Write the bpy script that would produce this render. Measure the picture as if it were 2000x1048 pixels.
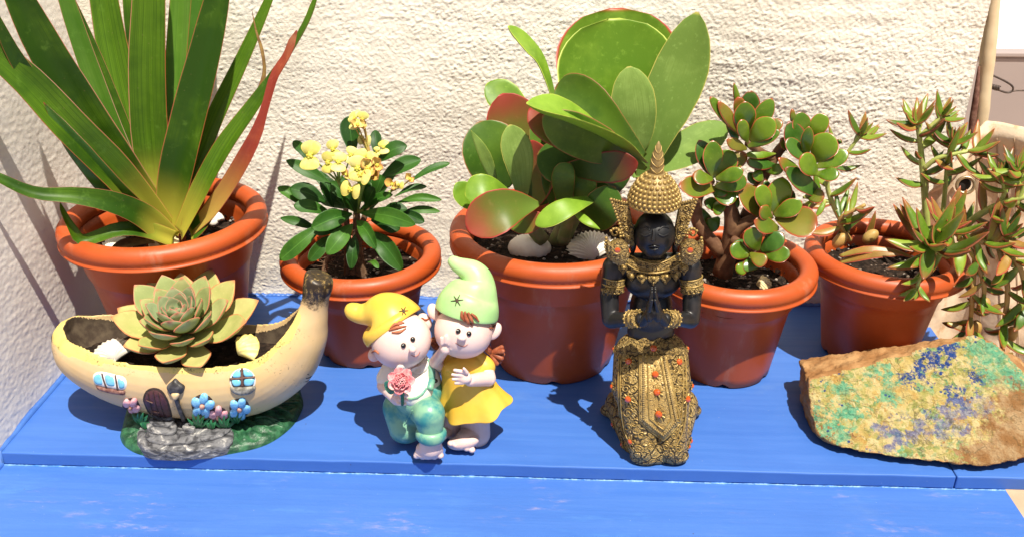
import bpy, bmesh, math, random
import numpy as np
from mathutils import Vector, Matrix, Quaternion
from mathutils.bvhtree import BVHTree
from mathutils import noise as mn

for o in list(bpy.data.objects): bpy.data.objects.remove(o)
scene = bpy.context.scene
COL = scene.collection
V = Vector
PI = math.pi
R = math.radians

# ------------------------------------------------------------------ camera
FPX, CAMZ, PITCH, YAW = 1800.0, 0.62, R(26.7), R(2.25)
cam_d = bpy.data.cameras.new('camera'); cam = bpy.data.objects.new('camera', cam_d); COL.objects.link(cam)
cam.location = (0, 0, CAMZ)
cam.rotation_euler = (PI/2 - PITCH, 0, YAW)
cam_d.sensor_width = 36; cam_d.lens = FPX/2000*36
cam_d.clip_start = 0.02; cam_d.clip_end = 500
scene.camera = cam

# ------------------------------------------------------------------ sky, sun, exposure
SUN = V((0.195, -0.335, 0.92)).normalized()
world = bpy.data.worlds.new('World'); scene.world = world; world.use_nodes = True
wn = world.node_tree; wn.nodes.clear()
wo = wn.nodes.new('ShaderNodeOutputWorld'); bg = wn.nodes.new('ShaderNodeBackground'); sk = wn.nodes.new('ShaderNodeTexSky')
sk.sky_type = 'NISHITA'; sk.sun_disc = False
sk.sun_elevation = math.asin(SUN.z); sk.sun_rotation = math.atan2(SUN.x, SUN.y)
sk.air_density = 1.0; sk.dust_density = 2.5; sk.ozone_density = 1.0
bg.inputs['Strength'].default_value = 0.05
wn.links.new(sk.outputs[0], bg.inputs[0]); wn.links.new(bg.outputs[0], wo.inputs[0])
sun_d = bpy.data.lights.new('sun', 'SUN'); sun_d.energy = 5.0; sun_d.angle = R(0.55); sun_d.color = (1.0, 0.93, 0.80)
sun = bpy.data.objects.new('sun', sun_d); COL.objects.link(sun)
sun.rotation_euler = SUN.to_track_quat('Z', 'Y').to_euler(); sun.location = (1, -1, 3)
scene.view_settings.view_transform = 'Standard'; scene.view_settings.look = 'None'
scene.view_settings.exposure = 0.62; scene.view_settings.gamma = 1
scene.view_settings.use_curve_mapping = False

# ------------------------------------------------------------------ measuring helpers
CR = V((math.cos(YAW), math.sin(YAW), 0))
CF = V((-math.sin(YAW)*math.cos(PITCH), math.cos(YAW)*math.cos(PITCH), -math.sin(PITCH)))
CU = CR.cross(CF)
C0 = V((0, 0, CAMZ))
def ray(x, y): return CF + CR*((x-1000)/FPX) + CU*((524-y)/FPX)
def at(x, y, Y):                       # a measured point at depth Y
    d = ray(x, y); return C0 + d*(Y/d.y)
def gz(x, y, z=0.0):                   # a measured point at height z
    d = ray(x, y); return C0 + d*((z-CAMZ)/d.z)
def mpp(p): return (p-C0).dot(CF)/FPX  # metres spanned by one photo pixel at p
TOCAM = -CF
rnd = random.Random(7)

# ------------------------------------------------------------------ scene helpers
def thing(name, label, cat, loc=(0, 0, 0), group=None):
    o = bpy.data.objects.new(name, None); COL.objects.link(o); o.location = loc
    o.empty_display_size = .02
    o['label'] = label; o['category'] = cat
    if group: o['group'] = group
    return o
def tag(o, label, cat, group=None):
    o['label'] = label; o['category'] = cat
    if group: o['group'] = group
    return o
def adopt(o, parent):
    if parent is not None:
        o.parent = parent
        if parent.type == 'EMPTY': o.matrix_parent_inverse = Matrix.Translation(-V(parent.location))
    return o
def mobj(name, verts, faces, m, parent=None, smooth=True, uvs=None):
    me = bpy.data.meshes.new(name)
    me.from_pydata([tuple(v) for v in verts], [], faces); me.update()
    if smooth: me.polygons.foreach_set('use_smooth', [True]*len(me.polygons))
    if uvs is not None:
        uv = me.uv_layers.new(name='UVMap')
        idx = np.empty(len(me.loops), dtype=np.int32); me.loops.foreach_get('vertex_index', idx)
        uv.data.foreach_set('uv', np.asarray(uvs, dtype=np.float32)[idx].ravel())
    for mm in (m if isinstance(m, (list, tuple)) else [m]): me.materials.append(mm)
    o = bpy.data.objects.new(name, me); COL.objects.link(o)
    return adopt(o, parent)
class MB:
    def __init__(s): s.v = []; s.f = []
    def add(s, v, f):
        n = len(s.v); s.v += list(v); s.f += [tuple(i+n for i in q) for q in f]; return s
    def build(s, name, m, parent=None, smooth=True): return mobj(name, s.v, s.f, m, parent, smooth)
def sphere_vf(c, r, rot=None, nu=16, nv=10):
    if not hasattr(r, '__len__'): r = (r, r, r)
    v = []; f = []
    for j in range(1, nv):
        t = PI*j/nv
        for i in range(nu):
            a = 2*PI*i/nu; v.append(V((r[0]*math.sin(t)*math.cos(a), r[1]*math.sin(t)*math.sin(a), r[2]*math.cos(t))))
    v.append(V((0, 0, r[2]))); v.append(V((0, 0, -r[2]))); T = len(v)-2; B = len(v)-1
    for j in range(nv-2):
        for i in range(nu):
            a = j*nu+i; b = j*nu+(i+1) % nu; f.append((a, a+nu, b+nu, b))
    for i in range(nu):
        f.append((T, i, (i+1) % nu)); k = (nv-2)*nu; f.append((B, k+(i+1) % nu, k+i))
    if rot is not None: v = [rot @ p for p in v]
    return [p+V(c) for p in v], f
def frames(P):
    T = []
    for i in range(len(P)):
        a = P[max(0, i-1)]; b = P[min(len(P)-1, i+1)]; T.append((b-a).normalized())
    n = T[0].orthogonal().normalized(); out = []
    for i, t in enumerate(T):
        n = (n - t*n.dot(t)).normalized(); out.append((t, n, t.cross(n)))
    return out
def tube_vf(P, rad, seg=10, cap=True, squash=None):
    P = [V(p) for p in P]; fr = frames(P); v = []; f = []
    for p, r, (t, n, b) in zip(P, rad, fr):
        for i in range(seg):
            a = 2*PI*i/seg; v.append(p + n*(r*math.cos(a)) + b*(r*math.sin(a)))
    for j in range(len(P)-1):
        for i in range(seg):
            a = j*seg+i; b = j*seg+(i+1) % seg; f.append((a, b, b+seg, a+seg))
    if cap:
        f.append(tuple(range(seg-1, -1, -1))); f.append(tuple(range((len(P)-1)*seg, len(P)*seg)))
    return v, f
def smoothpts(P, n, closed=False):     # Catmull-Rom through tuples of any length
    P = [np.array(p, float) for p in P]; m = len(P); out = []
    if m == 2: return [P[0]+(P[1]-P[0])*i/(n-1) for i in range(n)]
    k = m if closed else m-1
    for i in range(n):
        t = i/(n if closed else n-1)*k; j = min(int(t), k-1); t -= j
        if closed: a, b, c, d = P[(j-1) % m], P[j % m], P[(j+1) % m], P[(j+2) % m]
        else:
            b, c = P[j], P[j+1]; a = P[j-1] if j > 0 else 2*b-c; d = P[j+2] if j+2 < m else 2*c-b
        out.append(.5*((2*b)+(c-a)*t+(2*a-5*b+4*c-d)*t*t+(3*b-a-3*c+d)*t**3))
    return out
def stem(name, P, rad, m, parent, n=14, seg=9):
    Q = smoothpts(P, n); rr = np.interp(np.linspace(0, 1, n), np.linspace(0, 1, len(rad)), rad)
    v, f = tube_vf([V(q) for q in Q], rr, seg); return mobj(name, v, f, m, parent)
def lathe_vf(prof, seg=64, c=(0, 0, 0)):
    v = []; f = []; n = len(prof)
    for i in range(seg):
        a = 2*PI*i/seg
        for r, z in prof: v.append(V((c[0]+r*math.cos(a), c[1]+r*math.sin(a), c[2]+z)))
    for i in range(seg):
        for j in range(n-1):
            a = i*n+j; b = ((i+1) % seg)*n+j; f.append((a, b, b+1, a+1))
    return v, f
def bake(o):
    dg = bpy.context.evaluated_depsgraph_get(); dg.update()
    me = bpy.data.meshes.new_from_object(o.evaluated_get(dg))
    mats = [m for m in o.data.materials]; old = o.data
    o.modifiers.clear(); o.data = me; bpy.data.meshes.remove(old)
    if len(me.materials) == 0:
        for m in mats: me.materials.append(m)
    me.polygons.foreach_set('use_smooth', [True]*len(me.polygons)); me.update()
    return o
def capsule_vf(p0, p1, r0, r1, seg=22):
    p0 = V(p0); p1 = V(p1); d = (p1-p0); L = d.length; d.normalize(); P = []; rad = []
    for k in range(6): a = PI/2*(1-k/5*1.0); P.append(p0 - d*(r0*math.sin(a))); rad.append(max(r0*math.cos(a), r0*.05))
    for k in range(6): a = PI/2*(k/5); P.append(p1 + d*(r1*math.sin(a))); rad.append(max(r1*math.cos(a), r1*.05))
    return tube_vf(P, rad, seg)
def blob(name, prims, voxel, smooth, m, parent):
    mb = MB()
    for p in prims: mb.add(*p)
    o = mb.build(name, m, parent)
    md = o.modifiers.new('r', 'REMESH'); md.mode = 'VOXEL'; md.voxel_size = voxel
    if smooth: s = o.modifiers.new('s', 'SMOOTH'); s.factor = .5; s.iterations = smooth
    return bake(o)
def bvh_of(*objs):
    v = []; f = []
    for o in objs:
        n = len(v); v += [p.co.copy() for p in o.data.vertices]; f += [tuple(i+n for i in q.vertices) for q in o.data.polygons]
    return BVHTree.FromPolygons(v, f)
def hit(b, x, y):
    d = ray(x, y).normalized(); h = b.ray_cast(C0, d)
    if h[0] is None: 
        q = b.find_nearest(C0 + d*.97)
        # nearest point on the surface to the sight line
        best = None
        for k in range(60):
            p = C0 + d*(.7+.5*k/59); q = b.find_nearest(p)
            if best is None or q[3] < best[3]: best = q
        return best[0], best[1]
    return h[0], (h[1] if h[1].dot(d) < 0 else -h[1])
def patch(name, poly, b, height, m, parent, rings=(1.0, .9, .6, .3), prof=(-.4, .75, 1.0, 1.05), n=28, smooth_n=True, close=True):
    """a raised piece lying on the surface b; outline measured on the photograph, its points found on the surface itself"""
    Q = smoothpts(poly, n, True) if smooth_n else densify(poly, n)
    n = len(Q); cx = sum(q[0] for q in Q)/n; cy = sum(q[1] for q in Q)/n
    v = []; f = []
    nav = V((0, 0, 0)); base = []
    for k, s in enumerate(rings):
        for q in Q:
            p, nn = hit(b, cx+(q[0]-cx)*s, cy+(q[1]-cy)*s); base.append((p, k)); nav += nn
    pc, nc = hit(b, cx, cy); nav.normalize()
    for p, k in base: v.append(p + nav*(height*prof[k]))
    v.append(pc + nav*height*prof[-1]); c = len(v)-1
    for k in range(len(rings)-1):
        for i in range(n):
            a = k*n+i; b2 = k*n+(i+1) % n; f.append((a, b2, b2+n, a+n))
    k = (len(rings)-1)*n
    for i in range(n): f.append((k+i, k+(i+1) % n, c))
    return mobj(name, v, f, m, parent)
def densify(poly, n):
    P = [np.array(p, float) for p in poly]; L = [np.linalg.norm(P[(i+1) % len(P)]-P[i]) for i in range(len(P))]; T = sum(L); out = []
    for i, l in enumerate(L):
        k = max(1, int(round(n*l/T)))
        for j in range(k): out.append(P[i]+(P[(i+1) % len(P)]-P[i])*j/k)
    return out
def ell(cx, cy, rx, ry, rot=0, n=14):
    c, s = math.cos(R(rot)), math.sin(R(rot))
    return [(cx+rx*math.cos(t)*c-ry*math.sin(t)*s, cy+rx*math.cos(t)*s+ry*math.sin(t)*c) for t in [2*PI*i/n for i in range(n)]]
def strip(name, line, w, b, height, m, parent, n=16):
    """a raised ridge along a measured line on surface b"""
    Q = smoothpts(line, n) if len(line) > 2 else [np.array(line[0])+(np.array(line[1])-np.array(line[0]))*i/(n-1) for i in range(n)]
    P = []
    for q in Q:
        p, nn = hit(b, q[0], q[1]); P.append(p + nn*height*.4)
    rr = np.interp(np.linspace(0, 1, n), np.linspace(0, 1, len(w)), w)
    v, f = tube_vf(P, [mpp(p)*r/2 for p, r in zip(P, rr)], 8); return mobj(name, v, f, m, parent)

# numpy gradient noise for relief meshes
def perlin(X, Y, seed):
    rs = np.random.RandomState(seed); perm = rs.permutation(512); perm = np.concatenate([perm, perm]); g = rs.uniform(0, 2*np.pi, 512); gx, gy = np.cos(g), np.sin(g)
    xi = np.floor(X).astype(int); yi = np.floor(Y).astype(int); xf = X-xi; yf = Y-yi; xi &= 511; yi &= 511
    u = xf*xf*xf*(xf*(xf*6-15)+10); v = yf*yf*yf*(yf*(yf*6-15)+10)
    def gr(i, j, a, b):
        h = perm[(perm[(xi+i) & 511]+yi+j) & 511]; return gx[h]*a+gy[h]*b
    n00 = gr(0, 0, xf, yf); n10 = gr(1, 0, xf-1, yf); n01 = gr(0, 1, xf, yf-1); n11 = gr(1, 1, xf-1, yf-1)
    return (n00*(1-u)+n10*u)*(1-v)+(n01*(1-u)+n11*u)*v
def grid_obj(name, P, m, parent=None):         # P: (a,b,3) array
    a, b, _ = P.shape; me = bpy.data.meshes.new(name)
    idx = np.arange(a*b).reshape(a, b)
    q = np.stack([idx[:-1, :-1], idx[1:, :-1], idx[1:, 1:], idx[:-1, 1:]], -1).reshape(-1, 4)
    me.vertices.add(a*b); me.vertices.foreach_set('co', P.reshape(-1).astype(np.float32))
    me.loops.add(q.size); me.loops.foreach_set('vertex_index', q.reshape(-1).astype(np.int32))
    me.polygons.add(len(q)); me.polygons.foreach_set('loop_start', np.arange(0, q.size, 4, dtype=np.int32))
    me.polygons.foreach_set('use_smooth', np.ones(len(q), dtype=bool))
    me.update(calc_edges=True); me.validate(); me.materials.append(m)
    o = bpy.data.objects.new(name, me); COL.objects.link(o); return adopt(o, parent)

# ------------------------------------------------------------------ materials
class NT:
    def __init__(s, name):
        s.m = bpy.data.materials.new(name); s.m.use_nodes = True; s.t = s.m.node_tree; s.t.nodes.clear()
        s.out = s.t.nodes.new('ShaderNodeOutputMaterial')
    def n(s, kind, **kw):
        nd = s.t.nodes.new('ShaderNode'+kind)
        for k, v in kw.items():
            if k.startswith('i_'):
                nd.inputs[k[2:].replace('_', ' ')].default_value = v
            else: setattr(nd, k, v)
        return nd
    def l(s, a, b): s.t.links.new(a, b)
    def coord(s, what='Object', scale=(1, 1, 1), loc=(0, 0, 0), rot=(0, 0, 0)):
        tc = s.n('TexCoord'); mp = s.n('Mapping'); mp.inputs['Scale'].default_value = scale; mp.inputs['Location'].default_value = loc; mp.inputs['Rotation'].default_value = rot
        s.l(tc.outputs[what], mp.inputs[0]); return mp.outputs[0]
    def noise(s, vec, scale, detail=4, rough=.55, dist=0):
        nd = s.n('TexNoise'); nd.inputs['Scale'].default_value = scale; nd.inputs['Detail'].default_value = detail; nd.inputs['Roughness'].default_value = rough; nd.inputs['Distortion'].default_value = dist
        s.l(vec, nd.inputs['Vector']); return nd.outputs['Fac']
    def vor(s, vec, scale, feature='F1', rand=1):
        nd = s.n('TexVoronoi'); nd.feature = feature; nd.inputs['Scale'].default_value = scale; nd.inputs['Randomness'].default_value = rand
        s.l(vec, nd.inputs['Vector']); return nd.outputs['Distance']
    def ramp(s, fac, lo, hi, a=0., b=1.):
        nd = s.n('MapRange'); nd.interpolation_type = 'SMOOTHSTEP'; nd.inputs[1].default_value = lo; nd.inputs[2].default_value = hi; nd.inputs[3].default_value = a; nd.inputs[4].default_value = b
        s.l(fac, nd.inputs[0]); return nd.outputs[0]
    def mix(s, fac, a, b):
        nd = s.n('Mix'); nd.data_type = 'RGBA'
        for sock, x in ((nd.inputs[0], fac), (nd.inputs[6], a), (nd.inputs[7], b)):
            if isinstance(x, (int, float)): sock.default_value = x
            elif isinstance(x, (tuple, list)): sock.default_value = (*x[:3], 1)
            else: s.l(x, sock)
        return nd.outputs[2]
    def math(s, op, a, b=None):
        nd = s.n('Math'); nd.operation = op
        for k, x in enumerate((a, b)):
            if x is None: continue
            if isinstance(x, (int, float)): nd.inputs[k].default_value = x
            else: s.l(x, nd.inputs[k])
        return nd.outputs[0]
    def bump(s, h, strength=.3, dist=.001, normal=None):
        nd = s.n('Bump'); nd.inputs['Strength'].default_value = strength; nd.inputs['Distance'].default_value = dist; s.l(h, nd.inputs['Height'])
        if normal is not None: s.l(normal, nd.inputs['Normal'])
        return nd.outputs[0]
    def pbsdf(s, col, rough=.5, spec=.5, normal=None, metal=0., sss=0., sssr=(.01, .005, .003)):
        p = s.n('BsdfPrincipled')
        for sock, x in ((p.inputs['Base Color'], col), (p.inputs['Roughness'], rough), (p.inputs['Metallic'], metal)):
            if isinstance(x, (int, float)): sock.default_value = x
            elif isinstance(x, (tuple, list)): sock.default_value = (*x[:3], 1)
            else: s.l(x, sock)
        p.inputs['Specular IOR Level'].default_value = spec
        if sss: p.inputs['Subsurface Weight'].default_value = sss; p.inputs['Subsurface Radius'].default_value = sssr; p.inputs['Subsurface Scale'].default_value = .4
        if normal is not None: s.l(normal, p.inputs['Normal'])
        return p
    def done(s, sh): s.l(sh.outputs[0], s.out.inputs[0]); return s.m

def simple(name, a, b=None, rough=.5, spec=.5, ns=40, bump=.0, bs=200, bd=.0006, metal=0., lo=.35, hi=.7):
    k = NT(name); vec = k.coord()
    col = a
    if b is not None: col = k.mix(k.ramp(k.noise(vec, ns, 5, .6), lo, hi), a, b)
    nrm = k.bump(k.noise(vec, bs, 4, .6), bump, bd) if bump else None
    return k.done(k.pbsdf(col, rough, spec, nrm, metal))
def leaf_mat(name, c1, c2, edge, ew=.12, tip=None, tipstart=.75, base=None, basend=.25, rough=.4, spec=.4, trans=.22, ns=30, vein=0., ripple=.15, under=None, streak=False):
    """u runs across the leaf, v from base to tip: margin, tip and base have colours of their own"""
    k = NT(name); uv = k.n('TexCoord').outputs['UV']; sp = k.n('SeparateXYZ'); k.l(uv, sp.inputs[0]); vec = k.coord()
    inf = k.n('ObjectInfo').outputs['Random']
    nz = k.noise(vec, ns, 4, .6)
    t = k.math('ADD', nz, k.math('MULTIPLY', k.math('SUBTRACT', inf, .5), .35))
    col = k.mix(k.ramp(t, .3, .7), c1, c2)
    if streak:
        sv = k.n('Mapping'); sv.inputs['Scale'].default_value = (38, 1.2, 1); k.l(uv, sv.inputs[0])
        col = k.mix(k.ramp(k.noise(sv.outputs[0], 1.0, 3, .6), .38, .68, 0, .7), col, c1)
    e = k.math('ABSOLUTE', k.math('SUBTRACT', k.math('MULTIPLY', sp.outputs[0], 2), 1))
    if vein:
        col = k.mix(k.ramp(e, 0.0, .07, vein, 0), col, [min(1, x*1.9+.02) for x in c2])
    col = k.mix(k.ramp(k.noise(vec, ns*5.5, 3, .7), .56, .76, 0, .28), col, [min(1, x*1.5+.03) for x in c2])
    col = k.mix(k.ramp(k.vor(vec, ns*7), .09, .05, 0, .35), col, (.20, .15, .06))
    if base is not None: col = k.mix(k.ramp(sp.outputs[1], 0.02, basend, 1, 0), col, base)
    if tip is not None:
        tv = k.math('ADD', sp.outputs[1], k.math('MULTIPLY', k.math('SUBTRACT', k.noise(vec, ns*1.3, 2), .5), .3))
        col = k.mix(k.ramp(tv, tipstart, 1.02), col, tip)
    if edge is not None:
        ee = k.math('ADD', e, k.math('MULTIPLY', k.math('SUBTRACT', nz, .5), ew*.6))
        tipe = k.ramp(sp.outputs[1], 1-ew*.5, 1.0)
        col = k.mix(k.math('MAXIMUM', k.ramp(ee, 1-ew, 1-ew*.25), tipe), col, edge)
    if under is not None:
        geo = k.n('NewGeometry').outputs['Backfacing']
    nrm = k.bump(k.noise(vec, ns*6, 3), ripple, .0005)
    p = k.pbsdf(col, rough, spec, nrm)
    if trans:
        tr = k.n('BsdfTranslucent'); k.l(k.mix(.5, col, [min(1, x*1.6) for x in c2]), tr.inputs[0])
        mx = k.n('MixShader'); mx.inputs[0].default_value = trans; k.l(p.outputs[0], mx.inputs[1]); k.l(tr.outputs[0], mx.inputs[2]); return k.done(mx)
    return k.done(p)

# ------------------------------------------------------------------ leaves
PROF = {
 'sword': [(0, .55), (.1, .75), (.25, .95), (.45, 1), (.65, .88), (.82, .6), (.93, .28), (1, .02)],
 'ellip': [(0, .1), (.08, .25), (.2, .55), (.4, .92), (.55, 1), (.7, .95), (.85, .7), (.94, .42), (1, .06)],
 'obov':  [(0, .12), (.1, .3), (.25, .55), (.45, .85), (.62, 1), (.78, .95), (.9, .68), (.97, .36), (1, .08)],
 'round': [(0, .2), (.06, .45), (.18, .74), (.36, .95), (.52, 1), (.68, .95), (.83, .76), (.94, .46), (1, .08)],
 'lance': [(0, .4), (.1, .62), (.3, .95), (.45, 1), (.65, .8), (.82, .5), (.94, .22), (1, .03)],
 'spat':  [(0, .42), (.15, .56), (.35, .82), (.52, .98), (.63, 1), (.75, .88), (.86, .58), (.94, .28), (1, .02)],
 'jade':  [(0, .22), (.12, .42), (.3, .72), (.5, .95), (.62, 1), (.75, .92), (.87, .68), (.95, .38), (1, .05)],
 'disc':  [(0, .12), (.1, .32), (.25, .58), (.4, .82), (.54, .96), (.65, 1), (.77, .95), (.88, .77), (.95, .54), (1, .1)],
 'strap': [(0, 1), (.5, .9), (.8, .6), (1, .1)],
}
def leaf(parent, P, w, m, N=None, cup=0., thick=.0015, prof='ellip', n=14, mx=8, name='leaf', fold=0., twist=None, wave=0., wtab=None, seed=None):
    """P world points base->tip, w full width in metres; closed solid blade"""
    Q = [V(q) for q in smoothpts([tuple(p) for p in P], 40)]
    ts = [.5-.5*math.cos(PI*i/(n-1)) for i in range(n)]
    ts = [.35*(i/(n-1))+.65*t for i, t in enumerate(ts)]
    def ev(t):
        x = t*39; j = min(int(x), 38); return Q[j].lerp(Q[j+1], x-j)
    tab = wtab or PROF[prof]; tx = [a for a, b in tab]; ty = [b for a, b in tab]
    if N is None: N = V((0, -.75, .66))
    N = V(N).normalized()
    top = []; bot = []; uvt = []
    ph = (seed if seed is not None else rnd.random()*6)
    for i, t in enumerate(ts):
        p = ev(t); tg = (ev(min(1, t+.03))-ev(max(0, t-.03))).normalized()
        s = tg.cross(N)
        if s.length < 1e-4: s = tg.orthogonal()
        s.normalize()
        if twist is not None:
            a = np.interp(t, np.linspace(0, 1, len(twist)), twist); s = Quaternion(tg, R(a)) @ s
        nn = s.cross(tg).normalized()
        hw = w*.5*float(np.interp(t, tx, ty)); th = thick*.5*min(1, float(np.interp(t, tx, ty))*1.5+.05)
        for j in range(mx+1):
            x = -math.cos(PI*j/mx) if mx > 4 else -1+2*j/mx
            off = nn*(cup*hw*(x*x-.3)+fold*hw*(abs(x)-.4)) + nn*(wave*w*math.sin(7*t+ph+(2.2 if x > 0 else 0))*abs(x)*abs(x))
            q = p + s*(hw*x) + off
            k = math.sqrt(max(0, 1-x*x))
            top.append(q + nn*th*k); bot.append(q - nn*th*k); uvt.append(((x+1)/2, t))
    A = mx+1; v = top+bot; M = len(top); f = []
    for i in range(n-1):
        for j in range(mx):
            a = i*A+j; f.append((a, a+1, a+A+1, a+A)); f.append((M+a, M+a+A, M+a+A+1, M+a+1))
        a = i*A; f.append((a, a+A, M+a+A, M+a)); a = i*A+mx; f.append((a, M+a, M+a+A, a+A))
    a = (n-1)*A
    for j in range(mx):
        f.append((a+j, a+j+1, M+a+j+1, M+a+j)); f.append((j, M+j, M+j+1, j+1))
    return mobj(name, v, f, m, parent, uvs=uvt+uvt)
def pleaf(parent, pts, wpx, m, **kw):
    """leaf measured on the photograph: pts = (x, y, depth)"""
    P = [at(*p) for p in pts]; w = wpx*sum(mpp(p) for p in P)/len(P)
    bend = kw.pop('bend', 0)
    if len(P) == 2 and bend:
        N = V(kw.get('N') or (0, -.75, .66)).normalized(); P.insert(1, P[0].lerp(P[1], .55)+N*bend*(P[1]-P[0]).length)
    return leaf(parent, P, w, m, **kw)
# ================================================================== the setting
def stucco_mat(name, a, b, dirt, bs, bstr):
    k = NT(name); vec = k.coord()
    col = k.mix(k.ramp(k.noise(vec, 6, 5, .6), .35, .7), a, b)
    col = k.mix(k.ramp(k.noise(vec, 55, 4, .65), .60, .8, 0, .45), col, dirt)
    col = k.mix(k.ramp(k.noise(k.coord(loc=(3, 1, 2)), 2.3, 4, .7), .54, .74, 0, .5), col, dirt)
    col = k.mix(k.ramp(k.noise(k.coord(loc=(8, 4, 1)), 4.5, 5, .65), .56, .72, 0, .4), col, (.70, .56, .46))
    h = k.math('ADD', k.noise(vec, bs, 3, .7), k.math('MULTIPLY', k.noise(vec, bs*3.1, 1, .6), .35))
    return k.done(k.pbsdf(col, .92, .15, k.bump(h, bstr, .002)))
M_back = stucco_mat('rough_render', (.82, .79, .705), (.79, .745, .64), (.58, .51, .40), 230, .45)
M_left = stucco_mat('smooth_render', (.80, .755, .70), (.77, .71, .65), (.64, .57, .50), 230, .15)
def paint_mat(name, worn):
    k = NT(name); vec = k.coord(); br = k.coord(scale=(3, 60, 20)); br2 = k.coord(scale=(7, 150, 20), rot=(0, 0, .12))
    col = k.mix(k.ramp(k.noise(br, 1.6, 5, .6, .4), .3, .72), (.044, .132, .44), (.054, .150, .47))
    col = k.mix(k.ramp(k.noise(br2, 1.0, 4, .6, .6), .56, .8, 0, .15), col, (.075, .20, .50))
    col = k.mix(k.ramp(k.noise(vec, 5, 4, .6), .42, .7, 0, .4), col, (.033, .108, .39))
    # specks of bare dust and chips
    col = k.mix(k.ramp(k.vor(vec, 75), .035, .015, 0, .6), col, (.40, .45, .50))
    col = k.mix(k.ramp(k.noise(k.coord(scale=(1, 1.4, 1), loc=(3, 3, 3)), 11, 5, .7), .55, .78, 0, .30), col, (.11, .20, .42))
    col = k.mix(k.ramp(k.vor(k.coord(loc=(.5, .3, 0)), 34), .030, .018, 0, .8), col, (.05, .045, .05))
    if worn:
        w = k.math('MULTIPLY', k.ramp(k.noise(k.coord(scale=(1, 1.6, 1), loc=(4.3, 2.1, 0)), 7, 3, .5), .50, .68), k.ramp(k.noise(k.coord(scale=(5, 16, 5)), 7, 6, .75), .50, .72))
        col = k.mix(k.math('MULTIPLY', w, .5), col, (.40, .31, .37))
        w2 = k.ramp(k.noise(k.coord(scale=(2, 9, 2), loc=(1, 7, 0)), 4, 5, .7), .55, .8, 0, .45)
        col = k.mix(w2, col, (.095, .25, .52))
    h = k.math('ADD', k.noise(br2, 2.2, 5, .65), k.math('MULTIPLY', k.noise(vec, 60, 4, .6), .8))
    rg = k.ramp(k.noise(br, 2.2, 4), .3, .7, .38, .56)
    return k.done(k.pbsdf(col, rg, .42, k.bump(h, (.22 if worn else .08), .0012)))
M_board = paint_mat('blue_board_paint', False); M_slab = paint_mat('blue_slab_paint', True)
k = NT('patio_tile'); vec = k.coord()
M_patio = k.done(k.pbsdf(k.mix(k.ramp(k.noise(vec, 8, 6, .65), .3, .7), (.42, .29, .2), (.52, .38, .27)), .8, .3, k.bump(k.noise(vec, 90, 5), .3, .002)))
M_farshade = simple('far_render_shade_tone', (.36, .30, .285), (.40, .335, .315), .9, .2, ns=2)  # base colour darkened to carry the shade on the far parapet

# patio ground far below the bench
gp = mobj('ground', [(-60, -60, -.46), (60, -60, -.46), (60, 60, -.46), (-60, 60, -.46)], [(0, 1, 2, 3)], M_patio); gp['kind'] = 'structure'

WALLY, WALLX, WEND = 1.142, -.586, .523
# back wall with real stucco relief
xs = np.arange(WALLX-.004, WEND+.001, .0014); zs = np.concatenate([np.arange(-.03, .47, .0014), np.linspace(.475, 1.5, 60)])
X, Z = np.meshgrid(xs, zs, indexing='ij')
wx = X+.006*perlin(X*40, Z*40, 3); wz = Z+.006*perlin(X*40+9, Z*40, 4)
n1 = perlin(wx*125, wz*185, 11); n2 = perlin(wx*260, wz*340, 12); n3 = perlin(wx*26, wz*38, 13); n4 = perlin(X*5, Z*6, 14); n5 = perlin(wx*420, wz*480, 15)
rough = np.clip(.75+.75*perlin(X*4.5+3, Z*5, 16)+.25*perlin(X*14, Z*14, 17), .28, 1.15)
lump = np.clip(n1+.12, -.25, .6); lump2 = np.clip(n2+.05, -.3, .6)
g1 = np.maximum(0, perlin(wx*185, wz*215, 41)+.04)**.8; g2 = np.maximum(0, perlin(wx*350, wz*380, 42)+.03)**.8; g3 = np.maximum(0, perlin(wx*75, wz*95, 43)-.08)**.9
h = (.0013*g1 + .0016*g2 + .0007*g3 + .0008*n5)*rough + .0010*n3 + .0014*perlin(X*9+5, Z*70, 51)*np.clip(perlin(X*3, Z*4, 52)+.3, 0, 1) + .006*n4
h = np.clip(h, -.012, .014)
Pw = np.stack([X, WALLY-.004-h, Z], -1)
bw = thing('back_wall', 'rough cream stucco wall behind the row of potted plants', 'wall', (-.02, WALLY, -.03))
grid_obj('render_face', Pw, M_back, bw)
mobj('wall_core', [(WALLX-.2, WALLY+.008, -.46), (WEND-.004, WALLY+.008, -.46), (WEND-.004, WALLY+.25, -.46), (WALLX-.2, WALLY+.25, -.46),
                   (WALLX-.2, WALLY+.008, 1.5), (WEND-.004, WALLY+.008, 1.5), (WEND-.004, WALLY+.25, 1.5), (WALLX-.2, WALLY+.25, 1.5)],
     [(0, 1, 5, 4), (1, 2, 6, 5), (2, 3, 7, 6), (3, 0, 4, 7), (4, 5, 6, 7), (0, 3, 2, 1)], M_back, bw, False)
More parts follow.
